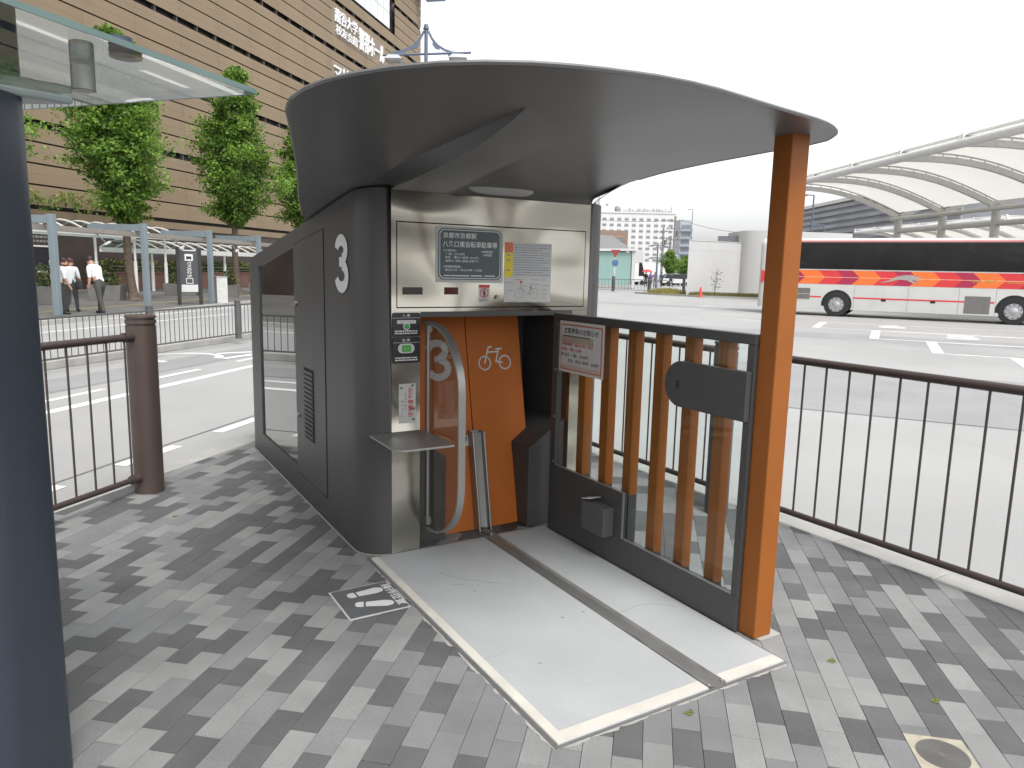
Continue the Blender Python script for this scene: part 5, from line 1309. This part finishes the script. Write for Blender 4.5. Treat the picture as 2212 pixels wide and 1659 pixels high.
for j in range(6):
    a = MB(); block(a, -.2, 4.8, -1.0, -.01, 3.0+j*3.0, 3.9+j*3.0); a.build('balcony', mat('balcony_blue_grey', (.22,.26,.30), .6), b2)
    a = MB(); block(a, .4, 4.2, -.06, -.005, 4.0+j*3.0, 5.6+j*3.0); a.build('window', M_wglass, b2)
b3 = empty('brick_building', (20,180,0)); tag(b3, 'low brown brick building with open decks in front of the hotel', 'building')
a = MB(); block(a, -4, 7.0, 0, 14, 0, 11.3); a.build('wall', mat('brown_brick', (.22,.15,.12), .7, var=.1), b3)
for j in range(3):
    a = MB(); block(a, -3.8, 6.2, -.12, -.005, 4.2+j*2.3, 5.4+j*2.3); a.build('deck_opening', M_wglass, b3)
    a = MB(); block(a, -3.8, 6.2, -.2, -.121, 5.0+j*2.3, 5.45+j*2.3); a.build('deck_rail', mat('orange_brown_rail', (.27,.18,.12), .6), b3)
b4 = empty('station_roof', (8,120,0)); tag(b4, 'grey roofed platform building above the green glass shelter', 'building')
a = MB(); a.prism([(0,0,5.0),(10.2,0,5.0),(10.2,0,5.5),(7.5,0,7.2),(0,0,7.6)], (0,20,0)); a.build('roof', mat('grey_roof', (.27,.27,.27), .5), b4)
a = MB(); block(a, 0, 9.8, .5, 18, 0, 4.99); a.build('wall', mat('dim_wall', (.13,.12,.11), .6), b4)
for k in range(5): 
    a = MB(); block(a, .5+k*1.9, 1.8+k*1.9, .42, .495, 2.8, 4.4); a.build('window', M_blind, b4)
# long slatted station building behind the canopies
M_slat = mat('slat_grey', (.24,.245,.26), .6, var=.2, scale=.15)
b5 = empty('station_building', (71,120,0)); tag(b5, 'long grey slatted station building behind the membrane canopies', 'building')
a = MB(); block(a, 0, 30, 0, 84, 0, 17.5); a.build('wall', mat('station_wall', (.17,.175,.19), .6, var=.2, scale=.1), b5)
for j in range(12):
    a = MB(); block(a, -.35, -.005, 0, 84, 1.2+j*1.38, 1.95+j*1.38); a.build('slat_band', M_slat, b5)
a = MB(); block(a, -.8, 30, -.5, 84.5, 17.501, 18.2); a.build('roof_edge', M_rib, b5)
# white rendered walls beside the lot
ww = empty('white_wall', (13.03,56.2,-.1)); tag(ww, 'plain white rendered wall behind the small sapling', 'wall')
wd_ = Vector((5.09,3.2,0)).normalized(); wn_ = Vector((-wd_.y, wd_.x, 0))
bk_ = Vector((.25,.968,0))*4
a = MB(); a.prism([Vector((0,0,0)), wd_*6, wd_*6 + bk_, bk_], (0,0,4.08)); a.build('wall', M_wallw, ww, bevel=.02)
a = MB(); a.prism([-wd_*.05-bk_*.01+Vector((0,0,4.083)), wd_*6.05-bk_*.01+Vector((0,0,4.083)), wd_*6.05+bk_+Vector((0,0,4.083)), bk_-wd_*.05+Vector((0,0,4.083))], (0,0,.05)); a.build('coping', M_rib, ww)
a = MB(); a.obox(wd_*3.0 - wn_*.002 + Vector((0,0,3.42)), wd_*2.99, wn_*.008, (0,0,.012)); a.obox(wd_*2.7 - wn_*.002 + Vector((0,0,1.7)), wd_*.012, wn_*.008, (0,0,1.7)); a.build('joint', M_rib, ww)
w2 = empty('white_wall', (17.9,59.2,-.1)); tag(w2, 'taller white rounded wall block left of the coach', 'wall')
a = MB(); a.prism([(0,0,0),(.5,-.5,0),(1.6,-.75,0),(3.2,-.6,0),(9,.8,0),(9,5,0),(0,4,0)], (0,0,5.05)); a.build('wall', M_wallw, w2, smooth=50)
a = MB(); a.prism([(-1.4,2.0,4.14),(0,1.0,4.14),(0,2.2,4.14)], (0,0,.55)); a.build('roof_light', M_wglass, w2)
# verge
M_grass = [mat('dry_grass', (.16,.14,.055), .9, var=.3), mat('yellow_grass', (.26,.22,.045), .9, var=.3), mat('green_grass', (.10,.12,.04), .9, var=.3)]
gv = MB(); rg3 = random.Random(9)
for k in range(9000):
    t = rg3.random(); p = Vector((10.6,57.0,0)) + Vector((8.9,-4.4,0))*t + Vector((.3,.8,0))*rg3.uniform(0, 2.2)
    if t < .28: p = Vector((11.3,57.6,0)) + Vector((rg3.gauss(.5,.55), rg3.gauss(0,.6), 0))
    hgt = rg3.uniform(.12,.34)*(1.6 if t < .28 else 1); w = rg3.uniform(.01,.025); dx = rg3.uniform(-.12,.12)
    gv.add([(p.x-w,p.y,-.1),(p.x+w,p.y,-.1),(p.x+dx,p.y+rg3.uniform(-.1,.1),-.1+hgt)], [(0,1,2)], 1 if t < .28 and rg3.random() < .6 else rg3.choice((0,0,2)))
o = gv.build('verge_grass', M_grass, recalc=False); tag(o, 'dry tufted grass at the foot of the white wall', 'grass', kind='stuff')
a = MB(); a.prism([(9.6,58.5,ROAD),(11.2,55.6,ROAD),(13.2,53.0,ROAD),(22,48.6,ROAD),(24,60,ROAD),(13,62,ROAD)], (0,0,.06)); tag(a.build('verge', mat('verge_soil', (.17,.15,.09), .9, var=.2, scale=1)), kind='structure')
a = MB(); pk = [(9.5,58.6),(11.1,55.5),(13.1,52.85),(22,48.4)]
strip_poly(a, pk, [(x+.12,y+.14) for x, y in pk], ROAD, .0); tag(a.build('verge_kerb', M_kerb), kind='structure')
# sapling, cone
root = empty('sapling', (14.35,53.2,-.06)); tag(root, 'thin young sapling before the white wall', 'sapling')
a = MB(); a.tube([(0,0,0),(.03,0,.6),(.08,0,1.2),(.2,0,1.95)], [.03,.025,.018,.008], 6)
for k in range(12): z = .6+k*.11; t = k*2.4; a.tube([(.05,0,z),(.05+.4*math.cos(t),.4*math.sin(t),z+.22)], [.012,.005], 4)
a.build('stem', M_bark, root)
a = MB(); leaves(a, (.1,0,1.15), (.5,.5,.75), 90, .06, rg3, (0,2)); a.build('leaves', M_shrub, root, recalc=False)
root = empty('traffic_cone', (12.95,51.6,-.06)); tag(root, 'small red traffic cone by the grass verge', 'cone')
a = MB(); a.lathe([(.17,.03),(.13,.12),(.05,.66),(.035,.70)], n=14); a.build('cone_body', mat('cone_red', (.52,.05,.035), .5), root, smooth=40)
a = MB(); a.box(-.2,.2,-.2,.2,0,.03); a.build('cone_base', mat('cone_base_red', (.40,.04,.03), .6), root)

# green glazed shelter
M_teal = mat('green_glass_panel', (.22,.34,.315), .25, var=.06, scale=.4)
root = empty('green_glass_shelter', (6.0,75,-.05)); tag(root, 'white framed shelter with green glass panels beyond the railing', 'shelter')
for k in range(4):
    a = MB(); a.box(-.9+k*1.66, .68+k*1.66, 0, .06, .30, 3.52); a.build('glass_panel', M_teal, root)
a = MB(); a.prism([(-1,-.3,3.53),(6.1,-.3,3.70),(6.1,2.4,3.70),(-1,2.4,3.53)], (0,0,.22)); a.build('roof', M_bwhite, root)
a = MB(); a.box(5.75,6.1,-.1,2.2,0,3.69); a.box(6.1,6.9,-.05,2.2,2.55,3.70); a.build('end_wall', M_wallw, root)
a = MB(); a.box(-1,5.74,-.05,.1,0,.295); a.build('plinth', M_kerb, root)
# far railing
railing('railing', (3.6,62.2,-.1), (13.0,63.0,-.1), 1.02, .15, M_railg, 'thin grey railing in front of the green glass shelter', None, .03, .025, .28, .014, n=5)
for (x, y, lab) in ((8.43,63.3,'dark bollard left of the red and blue road sign'),(11.45,63.2,'dark bollard in front of the pedestrians with the red umbrella'),(14.7,64.5,'dark bollard right of the pedestrians')):
    bollard('bollard', (x,y,-.1), .13, 1.25, M_railg, lab, 'bollard', None, 10)
# road sign
root = empty('road_sign', (8.86,66,-.1)); tag(root, 'road sign pole with red triangle above blue disc', 'road sign')
a = MB(); a.tube([(0,0,0),(0,0,3.5)], .045, 8); a.build('pole', M_wsteel, root)
a = MB(); a.prism([(-.42,-.06,3.55),(.42,-.06,3.55),(0,-.06,2.85)], (0,.02,0)); a.build('red_triangle', mat('sign_red', (.26,.035,.04), .5), root)
a = MB(); a.tube([(0,-.08,2.40),(0,-.06,2.40)], .30, 18); a.build('blue_disc', mat('sign_blue', (.06,.13,.26), .5), root)
# poles and lamps
M_conc = mat('pole_concrete', (.19,.185,.18), .8)
for (x, y, H_, lab) in ((23.3,110,9.8,'tall concrete utility pole with cross arms'),(25.6,130,9.3,'second utility pole left of the tall one, farther off'),(24.4,118,7.4,'third slimmer utility pole between the other two')):
    root = empty('utility_pole', (x,y,-.1)); tag(root, lab, 'utility pole')
    a = MB(); a.tube([(0,0,0),(0,0,H_)], [.22,.15], 10); a.build('shaft', M_conc, root)
    for k, z in enumerate((H_-.7, H_-1.8, H_-3.4)):
        a = MB(); a.beam((-1.2,0,z),(1.2,.3,z+.08), .10, .12)
        for s_ in (-1,-.4,.5,1): a.lathe([(.05,0),(.09,.1),(.05,.22)], (s_*1.1,0,z+.06), 6)
        a.build('cross_arm', M_conc, root)
    a = MB(); a.lathe([(.28,H_-2.9),(.28,H_-2.1)], (.45,0,0), 10); a.build('transformer', M_ventg, root)
def wire(p, q, sag, lab):
    P = [Vector(p) + (Vector(q)-Vector(p))*t + Vector((0,0,-4*sag*t*(1-t))) for t in [i/10 for i in range(11)]]
    a = MB(); a.tube([v - P[0] for v in P], .025, 4); o = a.build('power_line', M_arch); o.location = P[0]; tag(o, lab, 'cable')
wire((22.2,110,9.1),(9,128,11.0),.6,'power line running left from the tall utility pole')
wire((24.5,110,9.1),(40,118,8.2),.7,'power line running right from the tall utility pole')
wire((24.5,130,8.6),(22.3,110,8.0),.5,'power line joining the two utility poles')
for (x, y, H_, lab) in ((15.24,80,4.8,'short double headed lamp among the pedestrians'),(27.5,70,9.0,'tall thin lamp post right of the orange post'),(30.3,74,6.6,'shorter lamp post above the coach roof'),(44.5,190,17.5,'distant lamp mast right of the grey tower')):
    root = empty('lamp_post', (x,y,-.1)); tag(root, lab, 'lamp post')
    a = MB(); a.tube([(0,0,0),(0,0,H_)], [.11,.07], 8); a.build('mast', M_lamp, root)
    if H_ < 5:
        for z in (H_-.3, H_-1.6):
            a = MB(); a.beam((-.75,0,z),(.75,0,z), .08,.08); a.box(-1.0,-.5,-.15,.15,z-.12,z-.041); a.box(.5,1.0,-.15,.15,z-.12,z-.041); a.build('lamp_head', M_lamp, root)
    else:
        a = MB(); a.beam((0,0,H_),(-.8,0,H_+.05), .09,.09); a.obox((-.9,0,H_),( .3,0,0),(0,.12,0),(0,0,.06)); a.build('lamp_head', M_lamp, root)
street_tree('roadside_tree', (20.4,98,-.1), 4.2, 1.5, 1.6, 31, 'small green tree behind the pedestrians', (0,0), 22, 9, .11, .5, 9, 'far trees')
street_tree('roadside_tree', (16.0,140,-.1), 4.6, 1.4, 2.4, 33, 'low dark green tree left of the utility poles', (0,0), 22, 8, .15, .5, 9, 'far trees')
street_tree('roadside_tree', (26.4,116,-.1), 3.9, 1.4, 1.8, 35, 'low tree against the white wall end', (0,0), 22, 8, .13, .5, 9, 'far trees')

# ------------------------------------------------------------------ far vehicles
def car(loc, rz, col, lab, L=4.2, H_=1.5, van=False):
    root = empty('parked_van' if van else 'parked_car', loc, rz); tag(root, lab, 'van' if van else 'car', 'vehicles parked beyond the pedestrians')
    mb = mat('car_paint', col, .3, coat=.5); w = .85
    a = MB(); sec = ([(-L/2,.35),(-L/2,.85),(-L/2+.25,.95),(L/2-.2,.85),(L/2,.7),(L/2,.35)] if not van else [(-L/2,.4),(-L/2,H_),(L/2-.9,H_),(L/2-.35,1.1),(L/2,.95),(L/2,.4)])
    a.prism([(x,-w,z) for x, z in sec], (0,2*w,0)); a.build('body', mb, root, bevel=.06)
    if not van:
        a = MB(); a.prism([(-L/2+.35,-w*.9,.94),(-L/2+.75,-w*.85,H_),(L/2-1.7,-w*.85,H_),(L/2-.95,-w*.9,.90)], (0,2*w*.87,0)); a.build('cabin', M_tint, root, bevel=.05)
        a = MB(); a.box(-L/2+.85,L/2-1.8,-w*.8,w*.8,H_-.03,H_+.015); a.build('roof', mb, root)
    else:
        a = MB(); a.prism([(L/2-.88,-w-.01,H_-.15),(L/2-.42,-w-.01,1.15),(L/2-1.3,-w-.01,1.15),(L/2-1.3,-w-.01,H_-.15)], (0,2*w+.02,0)); a.build('cab_window', M_tint, root)
    for x in (-L/2+.8, L/2-.8):
        for s_ in (-1,1):
            a = MB(); a.tube([(x,s_*w-.08,.31),(x,s_*w+.03,.31)], .31, 14); a.build('wheel', M_tyre, root, smooth=40)
car((14.6,97,-.1), .25, (.55,.55,.55), 'white box van behind the red umbrella', 5.2, 3.0, True)
car((12.2,91,-.1), .1, (.03,.03,.035), 'dark car left of the pedestrians')
car((20.6,95,-.1), .15, (.5,.5,.5), 'white car right of the pedestrians')
car((17.4,104,-.1), .2, (.42,.43,.45), 'silver car between the pedestrians and the poles')
car((23.2,101,-.1), .1, (.05,.12,.28), 'blue car at the end of the white wall')

# ------------------------------------------------------------------ people
M_skin = mat('skin', (.36,.21,.14), .6, var=.06); M_hair = mat('dark_hair', (.015,.012,.012), .6, var=.2)
def person(loc, rz, J, shirt, trouser, label, shoe=(.015,.015,.016), skirt=False, cap=None, group=None, s=1.0, bag=None):
    """J: joint positions (head, neck, chest, waist, hip, then shoulder/elbow/hand and hip/knee/foot/toe per side), local, facing +Y"""
    root = empty('person', loc, rz); tag(root, label, 'person', group)
    names = list(J.keys()); idx = {n: i for i, n in enumerate(names)}
    rad = dict(pelvis=(.145,.12), waist=(.135,.105), chest=(.165,.115), neck=(.062,.062), chin=(.072,.078), head=(.080,.095), crown=(.062,.075), nose=(.018,.018))
    for L_ in 'lr': rad.update({L_+'_sh':(.075,.075), L_+'_el':(.050,.050), L_+'_wr':(.036,.036), L_+'_hand':(.040,.026), L_+'_fing':(.022,.014), L_+'_thumb':(.012,.012), L_+'_hip':(.100,.100), L_+'_kn':(.072,.072), L_+'_an':(.050,.050), L_+'_heel':(.048,.045), L_+'_toe':(.040,.030)})
    E = [('pelvis','waist'),('waist','chest'),('chest','neck'),('neck','chin'),('chin','head'),('head','crown'),('head','nose')]
    for L_ in 'lr': E += [('chest',L_+'_sh'),(L_+'_sh',L_+'_el'),(L_+'_el',L_+'_wr'),(L_+'_wr',L_+'_hand'),(L_+'_hand',L_+'_fing'),(L_+'_hand',L_+'_thumb'),('pelvis',L_+'_hip'),(L_+'_hip',L_+'_kn'),(L_+'_kn',L_+'_an'),(L_+'_an',L_+'_heel'),(L_+'_heel',L_+'_toe')]
    me = bpy.data.meshes.new('body'); me.from_pydata([Vector(J[n])*s for n in names], [(idx[p], idx[q]) for p, q in E], [])
    ob = bpy.data.objects.new('tmp', me); COL.objects.link(ob)
    sk_ = ob.modifiers.new('s', 'SKIN'); sk_.use_smooth_shade = True; sub = ob.modifiers.new('d', 'SUBSURF'); sub.levels = 1; sub.render_levels = 1
    for i, n in enumerate(names):
        d = me.skin_vertices[0].data[i]; d.radius = tuple(r*s for r in rad[n]); d.use_root = (n == 'pelvis')
    dg = bpy.context.evaluated_depsgraph_get(); dg.update()
    m2 = bpy.data.meshes.new_from_object(ob.evaluated_get(dg)); bpy.data.objects.remove(ob)
    for m in (mat('shirt_cloth', shirt, .8, var=.06, scale=9, bump=.15, bscale=14), mat('trouser_cloth', trouser, .8, var=.12, scale=9, bump=.15, bscale=14), M_skin, mat('shoe_leather', shoe, .5)): m2.materials.append(m)
    def cat(p, q):
        n = p + ' ' + q
        if 'hip' in n or 'kn' in n: return 1
        if 'heel' in n or 'toe' in n: return 3
        if 'an' in q and '_kn' in p: return 1
        if 'wr' in n or 'hand' in n or 'fing' in n or 'thumb' in n or p in ('neck','chin','head'): return 2
        return 0
    segs = [(Vector(J[p])*s, Vector(J[q])*s, cat(p, q)) for p, q in E]
    for f in m2.polygons:
        c = f.center; best = (9, 0)
        for A, B, k in segs:
            d = B - A; t = max(0, min(1, (c-A).dot(d)/max(d.length_squared, 1e-9))); dd = (c - A - d*t).length
            if dd < best[0]: best = (dd, k)
        k = best[1]
        wz = (c - Vector(J['pelvis'])*s).dot((Vector(J['waist'])-Vector(J['pelvis'])).normalized())
        if k == 0 and wz < .03*s: k = 1
        f.material_index = k; f.use_smooth = True
    o = bpy.data.objects.new('body', m2); COL.objects.link(o); o.parent = root
    H_ = Vector(J['head'])*s; Cn = Vector(J['crown'])*s; up = (Cn-H_).normalized(); fw = (Vector(J['nose'])*s - H_).normalized()
    a = MB(); rows = []; sd2 = up.cross(fw).normalized()
    for i in range(7):
        th = math.pi*.60*i/6; row = []
        for j in range(15):
            ph = 2*math.pi*j/14; lim = th*(0.55 if math.cos(ph) > .3 else 1.0)
            row.append(H_ + up*(.035*s) + (up*math.cos(lim)*.108 + (fw*math.cos(ph)*.108 + sd2*math.sin(ph)*.090)*math.sin(lim))*s)
        rows.append(row)
    a.grid(rows); a.build('hair' if cap is None else 'cap', M_hair if cap is None else mat('cap_cloth', cap, .7), root, smooth=60, recalc=False)
    if bag:
        a = MB(); a.obox(Vector(bag)*s, (.05*s,0,0), (0,.16*s,0), (0,0,.12*s)); b_ = a.build('shoulder_bag', M_pyl, root, bevel=.03)
        a = MB(); a.tube([Vector(bag)*s + Vector((0,.1,.1)), Vector(J['l_sh'])*s + Vector((.02,0,.09)), Vector(bag)*s + Vector((0,-.1,.1))], .012, 5); a.build('bag_strap', M_pyl, root)
    return root
def stand(step=.0, lean=.0, arm=0.0, bend=.12):
    """upright figure 1.65 m tall; lean tips the trunk forward (radians), step spreads the feet"""
    J = {}; hip = .86; T_ = lambda x, y, z: (x, y*math.cos(lean) + (z-hip)*math.sin(lean), hip + (z-hip)*math.cos(lean) - y*math.sin(lean))
    J['pelvis'] = (0,0,hip+.02); J['waist'] = T_(0,.0,1.02); J['chest'] = T_(0,0,1.24); J['neck'] = T_(0,.01,1.40)
    J['chin'] = T_(0,.03,1.465); J['head'] = T_(0,.03,1.53); J['crown'] = T_(0,.02,1.595); J['nose'] = T_(0,.135,1.515)
    for s_, n in ((-1,'l'),(1,'r')):
        J[n+'_sh'] = T_(s_*.175,0,1.325); sx, sy, sz = J[n+'_sh']; f = arm*(1 if s_ > 0 else -.6)
        J[n+'_el'] = (sx+s_*.05, sy+.28*math.sin(f)-.02, sz-.27*math.cos(f)); ex_, ey_, ez_ = J[n+'_el']; g_ = f+bend
        J[n+'_wr'] = (ex_, ey_+.24*math.sin(g_), ez_-.24*math.cos(g_)); wx, wy, wz = J[n+'_wr']
        J[n+'_hand'] = (wx, wy+.03, wz-.07); J[n+'_fing'] = (wx-s_*.01, wy+.055, wz-.15); J[n+'_thumb'] = (wx-s_*.035, wy+.065, wz-.09)
        st = step*s_
        J[n+'_hip'] = (s_*.09,0,hip-.06); J[n+'_kn'] = (s_*.10, st*.5+.03, .46); J[n+'_an'] = (s_*.11, st, .085); J[n+'_heel'] = (s_*.11, st-.02, .05); J[n+'_toe'] = (s_*.125, st+.15, .035)
    return J
person((-12.88,21.05,0), R(-50), stand(.06,.16,.15,.3), (.62,.63,.66), (.035,.036,.036), 'man in white shirt and dark trousers standing right beside the pergola post', s=.97)
person((-13.2,22.1,0), R(10), stand(.10,.05,.12,.5), (.58,.59,.60), (.035,.036,.038), 'man in white shirt and cap with black shoulder bag behind the first man', cap=(.10,.03,.03), bag=(.22,.05,.86), s=.96)
Jb = stand(.17,.42,.30,.35); person((-12.05,21.6,0), R(75), Jb, (.64,.66,.70), (.045,.045,.040), 'man in white shirt bending forward on the far pavement', s=1.04)
cols = [((.02,.02,.022),(.02,.02,.022),'pedestrian in black under the red umbrella'),((.16,.06,.28),(.05,.05,.06),'pedestrian in purple top beside the red umbrella'),((.20,.20,.21),(.08,.08,.09),'pedestrian in grey with a wheeled bag'),((.03,.04,.07),(.02,.02,.025),'pedestrian in dark navy walking among the group'),((.04,.045,.06),(.03,.03,.035),'pedestrian in dark coat right of the group')]
for k, (cs, ct, lab) in enumerate(cols):
    person(((14.9,15.6,16.25,16.85,18.2)[k], (84.5,85.2,86,85.3,86.5)[k], -.1), R((170,20,150,10,-30)[k]), stand((.15,.2,.05,.22,.18)[k], .05, .2, .4), cs, ct, lab, group='pedestrians beyond the railing', s=1.02)
root = empty('umbrella', (15.05,84.5,-.1)); tag(root, 'open red umbrella held above the pedestrians', 'umbrella')
a = MB(); rows = []
for i in range(6):
    t = i/5; rows.append([(.62*math.sin(t*1.25)/math.sin(1.25)*math.cos(j*math.pi/4)*(1 if j % 2 == 0 else 1), .62*math.sin(t*1.25)/math.sin(1.25)*math.sin(j*math.pi/4), 1.98 - .30*t*t) for j in range(9)])
a.grid(rows); a.build('canopy', mat('umbrella_red', (.60,.05,.06), .6), root, recalc=False)
a = MB(); a.tube([(0,0,1.0),(0,0,2.03)], .012, 5); a.build('shaft', M_arch, root)
person((-13.0,46.5,0), R(160), stand(.15,.05,.2,.4), (.45,.40,.36), (.30,.28,.25), 'person in pale clothes walking far behind the second tree trunk', s=1.0)
